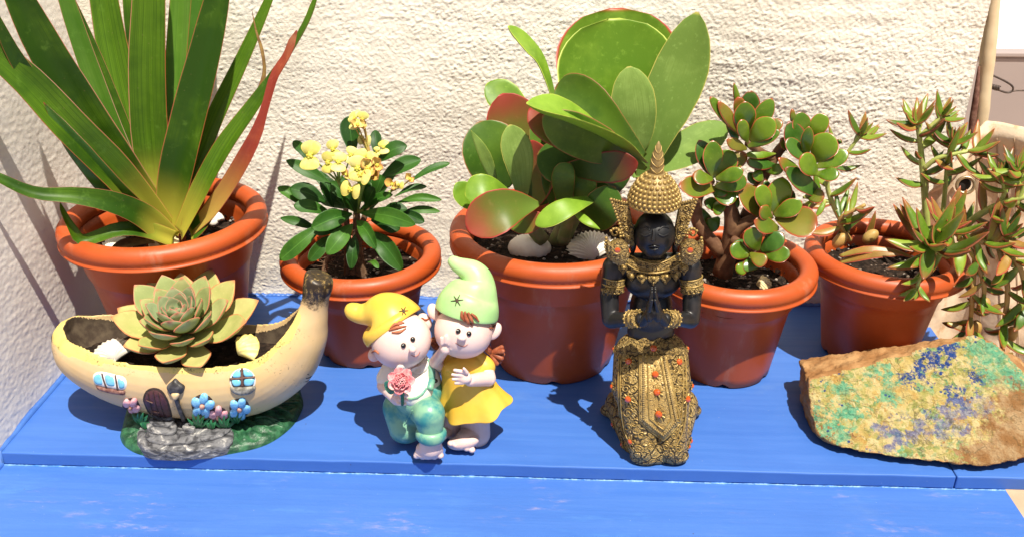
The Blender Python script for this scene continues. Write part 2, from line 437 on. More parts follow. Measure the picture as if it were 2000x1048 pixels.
# left wall, trowelled smoother
ys = np.concatenate([np.linspace(.1, .62, 40), np.arange(.625, WALLY+.004, .0018)]); zs = np.concatenate([np.arange(-.03, .5, .0018), np.linspace(.505, 1.5, 60)])
Yy, Z = np.meshgrid(ys, zs, indexing='ij')
h = .0004*np.clip(perlin(Yy*50+Z*30, Z*170, 21)+.1, -.3, .6)+.0005*perlin(Yy*180+Z*60, Z*300, 22)+.0004*perlin(Yy*18, Z*24, 23)+.006*perlin(Yy*5, Z*5, 24)
Pl = np.stack([WALLX+h+.002, Yy, Z], -1)[::-1]
lw = thing('side_wall', 'smoother white rendered wall at the left edge, striped by leaf shadows', 'wall', (WALLX, .6, -.03))
grid_obj('render_face', Pl, M_left, lw)
mobj('wall_core', [(WALLX-.2, .1, -.46), (WALLX-.008, .1, -.46), (WALLX-.008, WALLY, -.46), (WALLX-.2, WALLY, -.46), (WALLX-.2, .1, 1.5), (WALLX-.008, .1, 1.5), (WALLX-.008, WALLY, 1.5), (WALLX-.2, WALLY, 1.5)],
     [(0, 1, 5, 4), (1, 2, 6, 5), (2, 3, 7, 6), (3, 0, 4, 7), (4, 5, 6, 7), (0, 3, 2, 1)], M_left, lw, False)

def box_bm(x0, x1, y0, y1, z0, z1, bev=.0015, cutx=0):
    bm = bmesh.new(); r = bmesh.ops.create_cube(bm, size=1)
    for v in bm.verts: v.co = V(((x0+x1)/2+v.co.x*(x1-x0), (y0+y1)/2+v.co.y*(y1-y0), (z0+z1)/2+v.co.z*(z1-z0)))
    if cutx:
        ed = [e for e in bm.edges if abs(e.verts[0].co.x-e.verts[1].co.x) > .5*(x1-x0)]
        bmesh.ops.subdivide_edges(bm, edges=ed, cuts=cutx, use_grid_fill=True)
    bmesh.ops.bevel(bm, geom=[e for e in bm.edges if e.calc_face_angle(0) > .5], offset=bev, segments=2, affect='EDGES', profile=.5)
    return bm
def bm_obj(name, bm, m, parent=None, smooth=False):
    me = bpy.data.meshes.new(name); bm.to_mesh(me); bm.free(); me.materials.append(m)
    if smooth: me.polygons.foreach_set('use_smooth', [True]*len(me.polygons))
    o = bpy.data.objects.new(name, me); COL.objects.link(o); return adopt(o, parent)
FRONT, STEP = .772, -.0155
def board(name, x0, x1, label):
    bm = box_bm(x0, x1, FRONT, WALLY+.01, STEP, 0, .0014, 60)
    for v in bm.verts:                                     # hand-painted, not quite straight
        t = max(0, 1-(v.co.y-FRONT)/.02)
        v.co.y += t*(.0016*mn.noise(V((v.co.x*9, 0, 1)))+.0005*mn.noise(V((v.co.x*60, 0, 4))))
        if v.co.z > -.004: v.co.z += .0007*mn.noise(V((v.co.x*14, v.co.y*9, 2)))
    return tag(bm_obj(name, bm, M_board), label, 'board', 'blue painted boards on the bench')
JX = gz(1863, 920).x
board('painted_board', WALLX-.004, JX-.0004, 'long blue painted board carrying the pots and the figurines')
board('painted_board', JX+.0006, .515, 'short end of blue board under the colourful mineral rock')
SX = gz(1968, 957, STEP).x
bm = box_bm(WALLX-.004, SX, .30, WALLY, -.46, STEP-.0005, .003, 40)
for v in bm.verts:
    if v.co.x > SX-.01: v.co.x += .003*mn.noise(V((0, v.co.y*30, v.co.z*12)))
bench = bm_obj('bench', bm, M_slab); tag(bench, 'blue painted masonry bench below the board edge', 'bench')
# lumpy bead of paint where board meets bench
n = 900; P = []; rr = []
for i in range(n):
    x = WALLX+.002+(SX-.004-WALLX)*i/(n-1)
    a = mn.noise(V((x*130, 3, 0)))*.6+mn.noise(V((x*45, 7, 0)))
    P.append(V((x, FRONT-.0006+.0016*mn.noise(V((x*9, 0, 1)))-.0007*a, STEP-.0005+.0002*a))); rr.append(max(.0003, .0010+.0011*a+.0005*mn.noise(V((x*380, 2, 0)))))
M_bead = simple('pale_blue_paint', (.05, .18, .52), (.20, .38, .66), .4, .5, ns=90, bump=.4, bs=400)
mobj('paint_bead', *tube_vf(P, rr, 7), M_bead, bench)
# ragged line of blue brushed up on the foot of the walls
def lip(name, pts, m, par):
    v = []; f = []
    for i, (p, d, hh) in enumerate(pts): v += [p+d*.004, p+d*.0045+V((0, 0, hh)), p-d*.004+V((0, 0, hh*.8)), p-d*.004]
    for i in range(len(pts)-1):
        for j in range(3): a = i*4+j; f.append((a, a+4, a+5, a+1))
    return mobj(name, v, f, m, par)
pts = []
for i in range(500):
    y = .66+(WALLY-.66)*i/499; pts.append((V((WALLX+.0035, y, (0 if y > FRONT else STEP)-.001)), V((1, 0, 0)), .0035+.0025*mn.noise(V((y*70, 1, 0)))+.003*mn.noise(V((y*22, 4, 0)))))
lip('paint_smear', pts, M_board, lw)
pts = []
for i in range(900):
    x = WALLX+(WEND-.03-WALLX)*i/899; pts.append((V((x, WALLY-.007, -.001)), V((0, -1, 0)), .0035+.003*mn.noise(V((x*60, 1, 5)))+.002*mn.noise(V((x*200, 4, 5)))))
lip('paint_smear', pts, M_board, bw)

# cream pole at the end of the wall
M_pole = simple('cream_pole', (.70, .56, .36), (.60, .45, .27), .55, .4, ns=30, bump=.3, bs=120)
pl = thing('pole', 'slim cream pole standing against the right end of the stucco wall', 'pole', at(1900, 330, 1.115))
P = [at(1951, -200, 1.15), at(1939, 0, 1.15), at(1931, 90, 1.149), at(1922, 170, 1.148), at(1914, 250, 1.147), at(1904, 400, 1.146), at(1893, 620, 1.145)]
Pq = [V(q) for q in smoothpts(P, 60)]
mobj('shaft', *tube_vf([p+V((.0006*mn.noise(p*60), .0006*mn.noise(p*60+V((4, 0, 0))), 0)) for p in Pq], [.0088+.0008*mn.noise(p*25) for p in Pq], 14), M_pole, pl)
M_gapshade = simple('dark_strip', (.13, .055, .04), (.26, .14, .10), .8, .2, ns=120, bump=.5, bs=300)
Q = [at(1912, 130, 1.143), at(1906, 190, 1.141), at(1899, 240, 1.14), at(1893, 300, 1.14)]
stem('gap_shade_strip', Q, [.0015, .004, .0045, .003], M_gapshade, pl, 16, 8)  # dark strip put in for the shade in the gap beside the pole

# canvas sheet hanging past the wall end, with an eyelet
k = NT('old_canvas'); vec = k.coord()
col = k.mix(k.ramp(k.noise(vec, 12, 5, .6), .35, .7), (.62, .47, .33), (.68, .55, .41))
col = k.mix(k.ramp(k.noise(k.coord(scale=(1, 1, .55)), 34, 5, .7), .52, .70, 0, .75), col, (.44, .22, .075))
wv = k.n('TexWave'); wv.inputs['Scale'].default_value = 420; k.l(vec, wv.inputs['Vector'])
M_canvas = k.done(k.pbsdf(col, .85, .2, k.bump(k.math('ADD', k.noise(vec, 60, 5), k.math('MULTIPLY', wv.outputs['Fac'], .05)), .5, .003)))
cv = thing('canvas_sheet', 'stained beige canvas sheet with a brass eyelet at the wall end', 'canvas', (.6, 1.09, -.05))
U, W = np.meshgrid(np.linspace(0, 1, 150), np.linspace(0, 1, 130), indexing='ij')
x = .478+.36*U; top = .250+.012*np.sin(U*9+.6)+.03*np.clip(U*3, 0, 1)-.10*np.clip(.16-U, 0, 1)**1*3
z = -.15+(top+.15)*W
y = 1.088+.014*np.sin(x*70+1.5*W)+.008*perlin(x*22, z*9, 31)+.003*perlin(x*70, z*40, 32)+.03*np.clip(.28-U, 0, 1)
# rolled hem along the top
hem = np.clip((W-.93)/.07, 0, 1); y = y-.009*np.sin(hem*np.pi)
g = grid_obj('sheet', np.stack([x, y, z], -1), M_canvas, cv)
sd = g.modifiers.new('t', 'SOLIDIFY'); sd.thickness = .0025
for px, a in ((1905, 1), (1960, 1), (1985, 0)):              # stitched seams
    Pp = [at(px+3*math.sin(i*.5), 430+i*14, 1.066+.004*math.sin(i*.7)) for i in range(20)]
bsh = bvh_of(g)
M_brass = simple('old_brass', (.55, .42, .25), (.36, .27, .17), .4, .5, metal=.85, ns=200)
def torus_vf(c, nrm, R_, r_, a=36, b=10):
    q = V((0, 0, 1)).rotation_difference(V(nrm)); v = []; f = []
    for i in range(a):
        for j in range(b):
            A = 2*PI*i/a; B = 2*PI*j/b; v.append(q @ V(((R_+r_*math.cos(B))*math.cos(A), (R_+r_*math.cos(B))*math.sin(A), r_*math.sin(B)))+V(c))
    for i in range(a):
        for j in range(b):
            f.append((i*b+j, ((i+1) % a)*b+j, ((i+1) % a)*b+(j+1) % b, i*b+(j+1) % b))
    return v, f
ec = at(1886, 362, 1.072)
ey = mobj('eyelet', *torus_vf(ec, (-.25, -1, .25), .0098, .0021), M_brass, cv)
mobj('eyelet_hole', *sphere_vf(ec+V((0, .005, -.001)), (.009, .002, .009), None, 20, 8), simple('dark_gap', (.015, .01, .008), None, .9), ey)
for px in (1912, 1952, 1986):
    P = [hit(bsh, px+(y0-560)*.02, y0)[0]+V((0, -.0012, 0)) for y0 in range(270, 700, 8)]
    mobj('seam', *tube_vf(P, [.0006]*len(P), 5), simple('seam_thread', (.35, .24, .15), None, .9), g)

# wire hooked beyond the wall
M_wire = simple('dark_wire', (.07, .055, .05), (.14, .10, .08), .5, .5, metal=.5, ns=200)
wr = thing('wire', 'dark twisted fence wire with a hook loop beyond the wall end', 'wire', at(1980, 178, 1.3))
P = [at(1915, 138, 1.3), at(1940, 148, 1.3), at(1965, 160, 1.3), at(1978, 170, 1.3), at(1976, 179, 1.3), at(1965, 181, 1.3), at(1945, 174, 1.3), at(1932, 168, 1.3)]
stem('loop', P, [.0014]*8, M_wire, wr, 40, 8)
stem('strand', [at(1930, 170, 1.302), at(1965, 180, 1.302), at(1990, 177, 1.302), at(2060, 180, 1.302)], [.0013]*4, M_wire, wr, 20, 8)
P = []
for i in range(60):
    c = at(1920+i*.55, 166+i*.12, 1.3); P.append(c+V((0, .0025*math.cos(i*1.1), .0035*math.sin(i*1.1))))
mobj('twist', *tube_vf(P, [.0011]*60, 6), M_wire, wr)
# low parapet, coloured grey for its shade, beyond the patio and the sunlit white terrace behind it
pr_ = at(1970, 102, 2.1); fb = thing('parapet_wall', 'plain parapet wall beyond the wire, shade put into its mauve grey colour', 'wall', (2, 2.1, -.46))
bm_obj('wall_block', box_bm(.7, 5, 2.1, 2.13, -.46, pr_.z-.012, .004), M_farshade, fb)
bm_obj('coping', box_bm(.69, 5, 2.095, 2.135, pr_.z-.0115, pr_.z, .003), M_farshade, fb)
tr_ = bm_obj('terrace', box_bm(.6, 20, 2.32, 24, -.45, -.30, .01), simple('white_terrace_paint', (.86, .86, .85), (.82, .82, .82), .8, .2, ns=2)); tr_['kind'] = 'structure'

# ================================================================== flower pots
k = NT('terracotta_plastic'); vec = k.coord()
col = k.mix(k.ramp(k.noise(vec, 14, 4, .6), .3, .7), (.41, .064, .009), (.47, .083, .014))
col = k.mix(k.ramp(k.noise(vec, 5, 5, .7), .55, .8, 0, .22), col, (.40, .11, .045))
oi = k.n('ObjectInfo').outputs['Random']; col = k.mix(k.math('MULTIPLY', oi, .35), col, (.33, .06, .015))
col = k.mix(k.ramp(k.vor(vec, 55), .04, .015, 0, .4), col, (.5, .3, .2))
col = k.mix(k.math('MULTIPLY', k.ramp(k.noise(k.coord(scale=(1, 1, .25)), 26, 5, .7), .56, .74), .36), col, (.46, .26, .17))
M_pot = k.done(k.pbsdf(col, k.ramp(k.noise(vec, 25, 4), .3, .7, .38, .52), .42, k.bump(k.noise(vec, 160, 4), .12, .0006)))
k = NT('potting_soil'); vec = k.coord()
col = k.mix(k.ramp(k.noise(vec, 140, 5, .7), .4, .7), (.012, .008, .006), (.05, .032, .022))
col = k.mix(k.ramp(k.noise(vec, 330, 2, .5), .70, .78, 0, .8), col, (.30, .26, .22))
M_soil = k.done(k.pbsdf(col, .95, .15, k.bump(k.noise(vec, 260, 5, .7), .9, .003)))
M_peb = [simple('grit_%d' % i, c, None, .8) for i, c in enumerate([(.16, .12, .09), (.10, .06, .04), (.30, .26, .22), (.04, .025, .018)])]
def pot(label, x, y, h, Rr, rt, soil_drop=.022, ratio=.665, seed=1):
    t = thing('flower_pot', label, 'flower pot', (x, y, 0), 'terracotta coloured flower pots')
    rb = Rr*ratio; Rt = Rr-.004; zt = h-.009
    prof = [(0, .004), (rb*.9, .004), (rb*.93, 0), (rb-.002, 0), (rb, .002)]
    for i in range(1, 8):
        s = i/8; prof.append((rb+(Rt-.010-rb)*s, .002+(h*.70)*s))
    prof += [(Rt-.0092, h*.715), (Rt-.0070, h*.725), (Rt-.0066, h*.735), (Rt-.004, h*.80), (Rt-.002, zt-.006), (Rt, zt), (Rt-.002, zt+.002), (Rt-.006, zt), (Rt-.008, zt-.01), (rb-.002, .012), (0, .012)]
    v, f = lathe_vf(prof, 80, (x, y, 0))
    for p in v:                                            # moulded foot: little arches at the base
        if p.z < .006:
            a = math.atan2(p.y-y, p.x-x); p.z += .005*max(0, math.cos(6*a+seed))**6 if (V((p.x-x, p.y-y)).length > rb*.9) else 0
    mobj('pot_body', v, f, M_pot, t)
    rp = []
    for i in range(21):
        a = R(215-i*(250/20)); rp.append((Rr+rt*math.cos(a), h+rt*.98*math.sin(a)))
    rp += [(Rr+rt*.90, h-rt*.80), (Rr+rt*1.02, h-rt*.86), (Rr+rt*1.02, h-rt*1.0), (Rr+rt*.8, h-rt*1.03), (Rr-.004, h-rt*.95)]
    mobj('rim', *lathe_vf(rp, 96, (x, y, 0)), M_pot, t)
    # soil
    rs = Rr-rt*.75; zs_ = h-soil_drop; nr, na = 26, 84; v = [V((x, y, zs_))]; f = []
    for i in range(1, nr+1):
        for j in range(na):
            a = 2*PI*j/na; r = rs*i/nr; p = V((x+r*math.cos(a), y+r*math.sin(a), 0))
            p.z = zs_+.0035*mn.noise(p*60+V((seed*9, 0, 0)))+.0025*mn.noise(p*170)+.004*mn.noise(p*22+V((0, seed*5, 0)))-(.004*(i/nr)**4); v.append(p)
    for j in range(na): f.append((0, 1+j, 1+(j+1) % na))
    for i in range(nr-1):
        for j in range(na):
            a = 1+i*na+j; b = 1+i*na+(j+1) % na; f.append((a, a+na, b+na, b))
    so = mobj('soil', v, f, M_soil, t); so['kind'] = 'stuff'
    q = random.Random(seed); mbs = [MB() for _ in M_peb]
    for i in range(150):
        r = rs*.96*math.sqrt(q.random()); a = q.random()*2*PI; s = q.uniform(.0008, .0026); z = zs_+.0035*mn.noise(V((x+r*math.cos(a), y+r*math.sin(a), 0))*60+V((seed*9, 0, 0)))
        mbs[q.randrange(4)].add(*sphere_vf((x+r*math.cos(a), y+r*math.sin(a), z+.001), (s*q.uniform(.7, 1.4), s, s*q.uniform(.5, 1)), Matrix.Rotation(q.random()*6, 3, 'Z'), 6, 5))
    for i, b in enumerate(mbs):
        if b.v: g_ = b.build('grit', M_peb[i], so, False); g_['kind'] = 'stuff'
    return t
POT1 = (-.4487, .980, .1836, .1056); POT2 = (-.2244, 1.007, .1275, .0868); POT3 = (.0114, .998, .1682, .1126); POT4 = (.2227, .980, .1364, .0848); POT5 = (.4120, 1.02, .1338, .0840)
pot('wide terracotta pot of the sword-leaved plant in the left corner', *POT1, .012, .03, seed=1)
pot('terracotta pot of the yellow-flowered plant, behind the stem of the banana planter', *POT2, .011, .022, seed=2)
pot('largest terracotta pot, holding the big paddle-leaved succulent', *POT3, .012, .017, seed=3)
pot('terracotta pot of the jade plant, right behind the kneeling statue', *POT4, .011, .024, seed=4)
pot('terracotta pot of the trailing pointed succulent, behind the mineral rock', *POT5, .011, .020, seed=5)
# ================================================================== plants
CAMN = (0, -.8, .6)
# ---- sword-leaved plant, pot 1
M_sword = leaf_mat('sword_leaf', (.020, .066, .002), (.095, .20, .007), (.26, .04, .015), .05, base=(.55, .50, .06), basend=.24, rough=.45, spec=.3, trans=.22, ns=14, streak=True)
M_swordl = leaf_mat('sword_leaf_light', (.06, .17, .012), (.13, .27, .03), (.28, .05, .02), .07, base=(.55, .50, .06), basend=.15, rough=.36, spec=.45, trans=.3, ns=14, streak=True)
M_swordr = leaf_mat('sword_leaf_red', (.26, .035, .02), (.42, .10, .04), (.2, .03, .02), .1, tip=(.55, .25, .12), tipstart=.85, base=(.55, .40, .08), basend=.42, rough=.5, trans=.2, ns=22, streak=True)
M_dry = leaf_mat('dry_leaf', (.16, .08, .03), (.42, .27, .08), (.12, .04, .02), .2, rough=.7, trans=.1, ns=60, streak=True)
t = thing('sword_leaf_plant', 'tall sword-leaved plant with red leaf margins in the corner pot', 'plant', (-.4487, .98, .155))
SW = 'sword'
W1 = [(0, .75), (.1, .88), (.25, 1), (.45, .96), (.65, .80), (.85, .46), (1, .03)]
LOW = [(0, .9), (.15, 1), (.35, .85), (.6, .55), (.85, .35), (1, .05)]
lv = [
 # points (x, y, depth), width px, material, normal, profile, fold
 ([(318, 428, 1.0), (268, 300, 1.03), (222, 100, 1.06), (190, -90, 1.08), (165, -220, 1.085)], 66, M_sword, (.2, -1, .3), .25),
 ([(322, 420, 1.01), (345, 250, 1.04), (352, 90, 1.07), (360, -80, 1.09), (365, -240, 1.095)], 56, M_swordl, (0, -1, .2), .3),
 ([(318, 420, 1.02), (300, 260, 1.05), (262, 60, 1.08), (250, -110, 1.1), (240, -200, 1.1)], 36, M_sword, (.3, -1, .2), .3),
 ([(335, 425, 1.01), (372, 250, 1.04), (388, 70, 1.06), (396, -90, 1.08), (400, -200, 1.08)], 42, M_swordl, (0, -1, .2), .2),
 ([(318, 435, .985), (298, 300, 1.0), (290, 150, 1.01), (293, 0, 1.02), (296, -160, 1.03), (298, -280, 1.03)], 75, M_sword, (.1, -1, .3), .28),
 ([(300, 425, .985), (235, 290, .985), (170, 120, .985), (118, -40, .985), (85, -170, .98)], 40, M_swordl, (.5, -.9, .2), .2),
 ([(305, 425, 1.0), (240, 260, 1.01), (175, 100, 1.015), (118, -30, 1.02), (90, -120, 1.02)], 38, M_sword, (.6, -.8, .3), .2),
 ([(318, 440, .975), (240, 335, .95), (160, 215, .93), (85, 90, .915), (20, -40, .905), (-30, -160, .90)], 79, M_sword, (.45, -.8, .5), .3),
 ([(300, 432, .97), (215, 350, .935), (120, 235, .91), (30, 110, .885), (-25, -10, .875)], 43, M_sword, (.3, -.9, .4), .2),
 ([(325, 452, .962), (235, 345, .925), (140, 250, .90), (45, 150, .885), (-60, 70, .87), (-150, 20, .86)], 72, M_sword, (.4, -.75, .6), .3),
 ([(300, 440, .955), (225, 372, .92), (150, 285, .90), (85, 200, .885)], 54, M_swordl, (.2, -.9, -.1), .2),
 ([(345, 448, .98), (372, 360, .985), (420, 235, 1.0), (478, 110, 1.02), (530, -10, 1.04), (560, -100, 1.05)], 45, M_sword, (-.3, -.9, .2), .3),
 ([(330, 450, .965), (345, 350, .965), (375, 220, .97), (410, 80, .98), (438, -60, .99), (455, -220, 1.0)], 76, M_sword, (-.15, -.95, .3), .35),
 ([(352, 458, .955), (392, 375, .95), (440, 285, .96), (500, 200, .97), (555, 120, .98), (600, 45, .99), (625, -25, 1.0)], 47, M_sword, (-.5, -.8, .4), .35),
 ([(376, 450, .955), (418, 405, .945), (458, 345, .94), (498, 270, .94), (520, 205, .945), (537, 150, .95), (562, 110, .95), (580, 60, .95)], 42, M_swordr, (-.5, -.8, .4), .3),
 ([(335, 468, .945), (285, 425, .925), (225, 398, .905), (150, 384, .885), (70, 378, .87), (0, 348, .86), (-50, 320, .855)], 52, M_sword, (.1, -.75, .7), .3),
 ([(340, 466, .945), (292, 452, .925), (232, 450, .905), (165, 470, .893), (140, 445, .888), (122, 412, .886), (118, 396, .886)], 36, M_sword, (.1, -.9, .5), .35),
 ([(372, 455, .955), (395, 435, .95), (430, 395, .95)], 42, M_swordl, (-.4, -.8, .4), .3),
]
for q, (pts, w, m, N, fo) in enumerate(lv):
    tab = W1
    if q == 13: tab = [(0, .75), (.15, 1), (.3, .95), (.45, .72), (.6, .55), (.75, .48), (.9, .35), (1, .03)]
    if q == 14: tab = [(0, .6), (.15, 1), (.35, .85), (.55, .38), (.68, .5), (.82, .62), (.93, .55), (1, .08)]
    if q in (15, 16): tab = LOW
    if q == 11: tab = [(0, .7), (.2, 1), (.45, .85), (.7, .55), (1, .05)]
    pleaf(t, pts, w, m, N=N, fold=fo, cup=.1, thick=.0022, n=26, mx=8, wtab=tab, twist=([0, 0, 10, 25, 10, -15, 0] if q == 14 else [0, 0, 12, -10, 0] if q == 13 else [0, 30, 10, 50, 80] if q == 16 else None), wave=.05 if q in (13, 15, 16) else .01, seed=q)
pleaf(t, [(478, 235, .975), (500, 190, .98), (516, 145, .985), (512, 100, .985), (500, 60, .985), (492, 20, .985)], 9, M_dry, N=(-.5, -.8, .3), twist=[0, 40, 90, 30, 60], n=20, name='withered_leaf', wtab=[(0, .6), (.3, 1), (.6, .8), (1, .1)], thick=.001)
pleaf(t, [(310, 462, .95), (250, 452, .925), (195, 462, .905), (168, 486, .893)], 24, M_dry, N=(0, -.6, .8), n=18, name='withered_leaf', fold=.5, wtab=[(0, .6), (.3, 1), (.8, .8), (1, .2)], thick=.002)
pleaf(t, [(320, 470, .945), (255, 475, .92), (215, 490, .905)], 26, M_dry, N=(0, -.5, .8), n=14, name='withered_leaf', fold=.4, thick=.002)
# crown the leaves spring from
stem('crown', [(-.4487, .975, .145), (-.4487, .975, .165), (-.4475, .975, .185)], [.024, .022, .012], M_swordl, t, 8, 14)

# ---- yellow-flowered plant, pot 2 (zoomed measurements: 2.832 per pixel from 520,190)
M_eu = leaf_mat('thorn_leaf', (.012, .055, .005), (.03, .105, .010), None, rough=.48, spec=.3, trans=.16, ns=40, vein=.6)
M_eul = leaf_mat('thorn_leaf_light', (.025, .10, .008), (.06, .17, .015), None, rough=.48, spec=.3, trans=.25, ns=40, vein=.6)
M_stemb = simple('brown_stem', (.10, .055, .03), (.20, .12, .07), .75, .2, ns=150, bump=.5, bs=250)
M_stemg = simple('green_stem', (.12, .22, .04), (.26, .34, .07), .5, .4, ns=80)
M_ftl = simple('flower_stalk', (.42, .36, .08), (.5, .30, .10), .5, .4, ns=120)
t = thing('flowering_plant', 'bushy dark green plant with clusters of pale yellow flowers', 'plant', (POT2[0], POT2[1], .105))
def z3(x, y, Y): return (520+x/2.832, 190+y/2.832, Y)
CY = POT2[1]
eu = [  # base, tip, width (zoomed), tip depth offset, light?
 (480, 330, 455, 105, 112, .02, 0), (615, 345, 600, 182, 66, .03, 0), (612, 360, 778, 268, 92, 0, 0), (250, 380, 148, 243, 56, .03, 0), (360, 480, 110, 348, 76, .0, 0),
 (640, 440, 855, 345, 104, .015, 0), (790, 470, 1015, 365, 50, .02, 1), (330, 580, 130, 505, 110, -.01, 0), (200, 600, 62, 498, 66, .0, 1), (365, 650, 152, 600, 84, -.03, 1),
 (475, 645, 250, 725, 110, -.05, 1), (520, 640, 825, 705, 96, -.05, 1), (690, 640, 875, 690, 66, -.01, 0), (720, 585, 970, 568, 50, .0, 1), (740, 640, 962, 632, 46, .0, 1),
 (710, 550, 888, 493, 46, .02, 0), (498, 680, 608, 838, 80, -.07, 1), (478, 700, 335, 868, 104, -.06, 1), (330, 690, 75, 900, 96, -.05, 1), (290, 735, 78, 668, 54, -.01, 0),
 (420, 710, 262, 752, 70, -.04, 0), (400, 760, 236, 905, 78, -.05, 0), (570, 740, 752, 955, 112, -.05, 0), (490, 760, 470, 950, 70, -.05, 0), (560, 912, 622, 945, 32, -.05, 1),
 (450, 570, 360, 470, 84, .0, 0), (370, 610, 318, 440, 90, .01, 0), (600, 560, 640, 430, 100, .0, 0), (560, 600, 520, 460, 90, -.02, 0), (600, 590, 720, 400, 84, .02, 0),
 (480, 600, 400, 440, 80, .01, 0), (520, 620, 700, 540, 70, -.03, 1), (440, 640, 300, 690, 80, -.02, 0), (580, 680, 740, 730, 90, -.03, 0), (470, 620, 290, 560, 80, .02, 0), (560, 640, 640, 520, 90, .03, 0), (530, 580, 560, 420, 90, .04, 0), (430, 600, 250, 400, 70, .03, 0),
 (500, 640, 420, 520, 90, -.03, 0), (540, 640, 600, 500, 80, -.03, 0), (620, 650, 780, 620, 70, -.02, 0)]
for i, (bx, by, tx, ty, w, dy, li) in enumerate(eu):
    L = math.hypot(tx-bx, ty-by)/2.832; s = 1 if tx > bx else -1
    N = V((-.25*s+rnd.uniform(-.25, .25), -.75+rnd.uniform(-.2, .2), .65+rnd.uniform(-.2, .2)))
    mx_, my_ = (bx+tx)/2, (by+ty)/2-rnd.uniform(4, 22)
    pleaf(t, [z3(bx, by, CY+dy*.35-.003), z3(mx_, my_, CY+dy*.75-.004), z3(tx, ty, CY+dy)], w/2.832, M_eul if li else M_eu, N=N, cup=rnd.uniform(.05, .35), fold=.15, thick=.0009, prof='obov' if i % 3 == 0 else 'ellip', n=12, mx=6, wave=rnd.uniform(0, .05))
B2 = V((POT2[0]-.006, POT2[1]-.005, .100))
for x0, y0, dy, r in ((500, 640, 0, .006), (560, 600, .01, .0045), (440, 620, -.008, .0045), (330, 930, -.05, .003)):
    e = at(*z3(x0, y0, CY+dy)); b = B2+V((rnd.uniform(-.012, .012), rnd.uniform(-.01, .01), 0))
    if x0 == 330: b = at(*z3(320, 970, CY-.05)); e = at(*z3(380, 830, CY-.04))
    s_ = stem('stem', [b, b.lerp(e, .5)+V((rnd.uniform(-.004, .004), 0, 0)), e], [r*1.25, r, r*.7], M_stemb, t, 10, 8)
    mb = MB()
    for q in range(26):
        c = b.lerp(e, rnd.uniform(.1, .95)); d = V((rnd.uniform(-1, 1), rnd.uniform(-1, .6), rnd.uniform(-.2, .6))).normalized(); mb.add(*tube_vf([c, c+d*.012], [.0007, .00015], 4))
    mb.build('thorn', M_stemb, s_)
M_bract = leaf_mat('yellow_bract', (.66, .58, .13), (.74, .68, .26), (.52, .44, .06), .09, base=(.45, .42, .04), basend=.35, rough=.5, trans=.2, ns=60)
M_wilt = leaf_mat('wilted_bract', (.66, .42, .10), (.80, .62, .20), (.40, .16, .05), .3, rough=.6, trans=.2, ns=90)
M_eye = simple('flower_eye', (.62, .45, .05), (.45, .5, .06), .5, ns=300)
def flower(c, s, face, m=None, roll=0, wilt=False):
    """two rounded bracts round a small eye"""
    m = m or M_bract; face = V(face).normalized(); up = V((0, 0, 1)); a = face.cross(up).normalized(); b = a.cross(face).normalized()*-1
    rt = Quaternion(face, R(roll)); a = rt @ a; b = rt @ b
    fl = mobj('flower', *sphere_vf(c+face*.0015, (s*.12,)*3, None, 8, 6), M_eye, t)
    for sg in (-1, 1):
        d = (b*sg + face*(.25 if not wilt else rnd.uniform(.3, .9))).normalized()
        leaf(fl, [c, c+d*s*.34, c+d*s*.62+face*s*(-.04 if not wilt else .15)], s*(.86 if not wilt else .7), m, N=face, cup=-.18 if not wilt else .6, thick=.0007, prof='round', n=10, mx=6, name='petal', wave=.02 if not wilt else .14)
    mb = MB()
    for q in range(5):
        o_ = (a*math.cos(q*1.257)+b*math.sin(q*1.257))*s*.10; mb.add(*sphere_vf(c+face*.0024+o_, s*.06, None, 6, 5))
    mb.build('stamen', M_eye, fl)
    return fl
fls = [ # x, y (zoomed), size (zoomed), depth offset, roll, wilted
 (245, 325, 128, -.040, 5, 0), (372, 290, 84, -.030, 20, 0), (345, 362, 92, -.040, 8, 0), (400, 362, 92, -.042, -12, 0), (466, 322, 76, -.030, -30, 0),
 (505, 395, 110, -.055, 0, 0), (540, 345, 92, -.045, 40, 0), (520, 430, 100, -.058, 75, 0), (562, 392, 90, -.05, 20, 1), (598, 420, 92, -.048, 60, 1), (612, 375, 74, -.045, 10, 1), (470, 512, 96, -.060, 85, 0), (575, 352, 80, -.04, -20, 0), (440, 430, 56, -.045, 30, 1),
 (490, 120, 66, -.01, 30, 0), (530, 125, 70, -.012, -20, 0), (505, 155, 64, -.016, 80, 1), (480, 145, 56, -.013, 0, 0), (520, 100, 52, -.008, 60, 0), (540, 150, 50, -.012, 10, 1),
 (545, 238, 60, -.005, 90, 0), (650, 280, 66, .0, 15, 0), (700, 482, 66, -.03, 70, 1), (735, 487, 46, -.03, 90, 0), (795, 455, 56, -.02, 40, 1), (612, 300, 40, -.01, 0, 0)]
tips = []
for x0, y0, s0, dy, rl, wi in fls:
    c = at(*z3(x0, y0, CY+dy)); s = s0*1.1/2.832*mpp(c)
    flower(c, s, V((rnd.uniform(-.35, .35), -.85, .6+rnd.uniform(-.25, .25))), M_wilt if wi else None, rl, bool(wi)); tips.append(c)
hub = {0: at(*z3(400, 470, CY-.02)), 1: at(*z3(540, 480, CY-.03)), 2: at(*z3(575, 330, CY-.01)), 3: at(*z3(690, 520, CY-.01))}
for i, c in enumerate(tips):
    h = hub[0 if i < 5 else 1 if i < 14 else 3 if i in (22, 23, 24) else 2]
    stem('flower_stalk', [h, h.lerp(c, .55)+V((0, .004, -.003)), c+V((0, .002, -.001))], [.0013, .001, .0008], M_ftl if i > 13 else M_stemg, t, 8, 6)
for j, h in hub.items():
    e = at(*z3(500, 640, CY)); stem('flower_stalk', [e, e.lerp(h, .5)+V((0, -.004, 0)), h], [.0028, .0022, .0018], M_ftl if j == 2 else M_stemg, t, 10, 7)

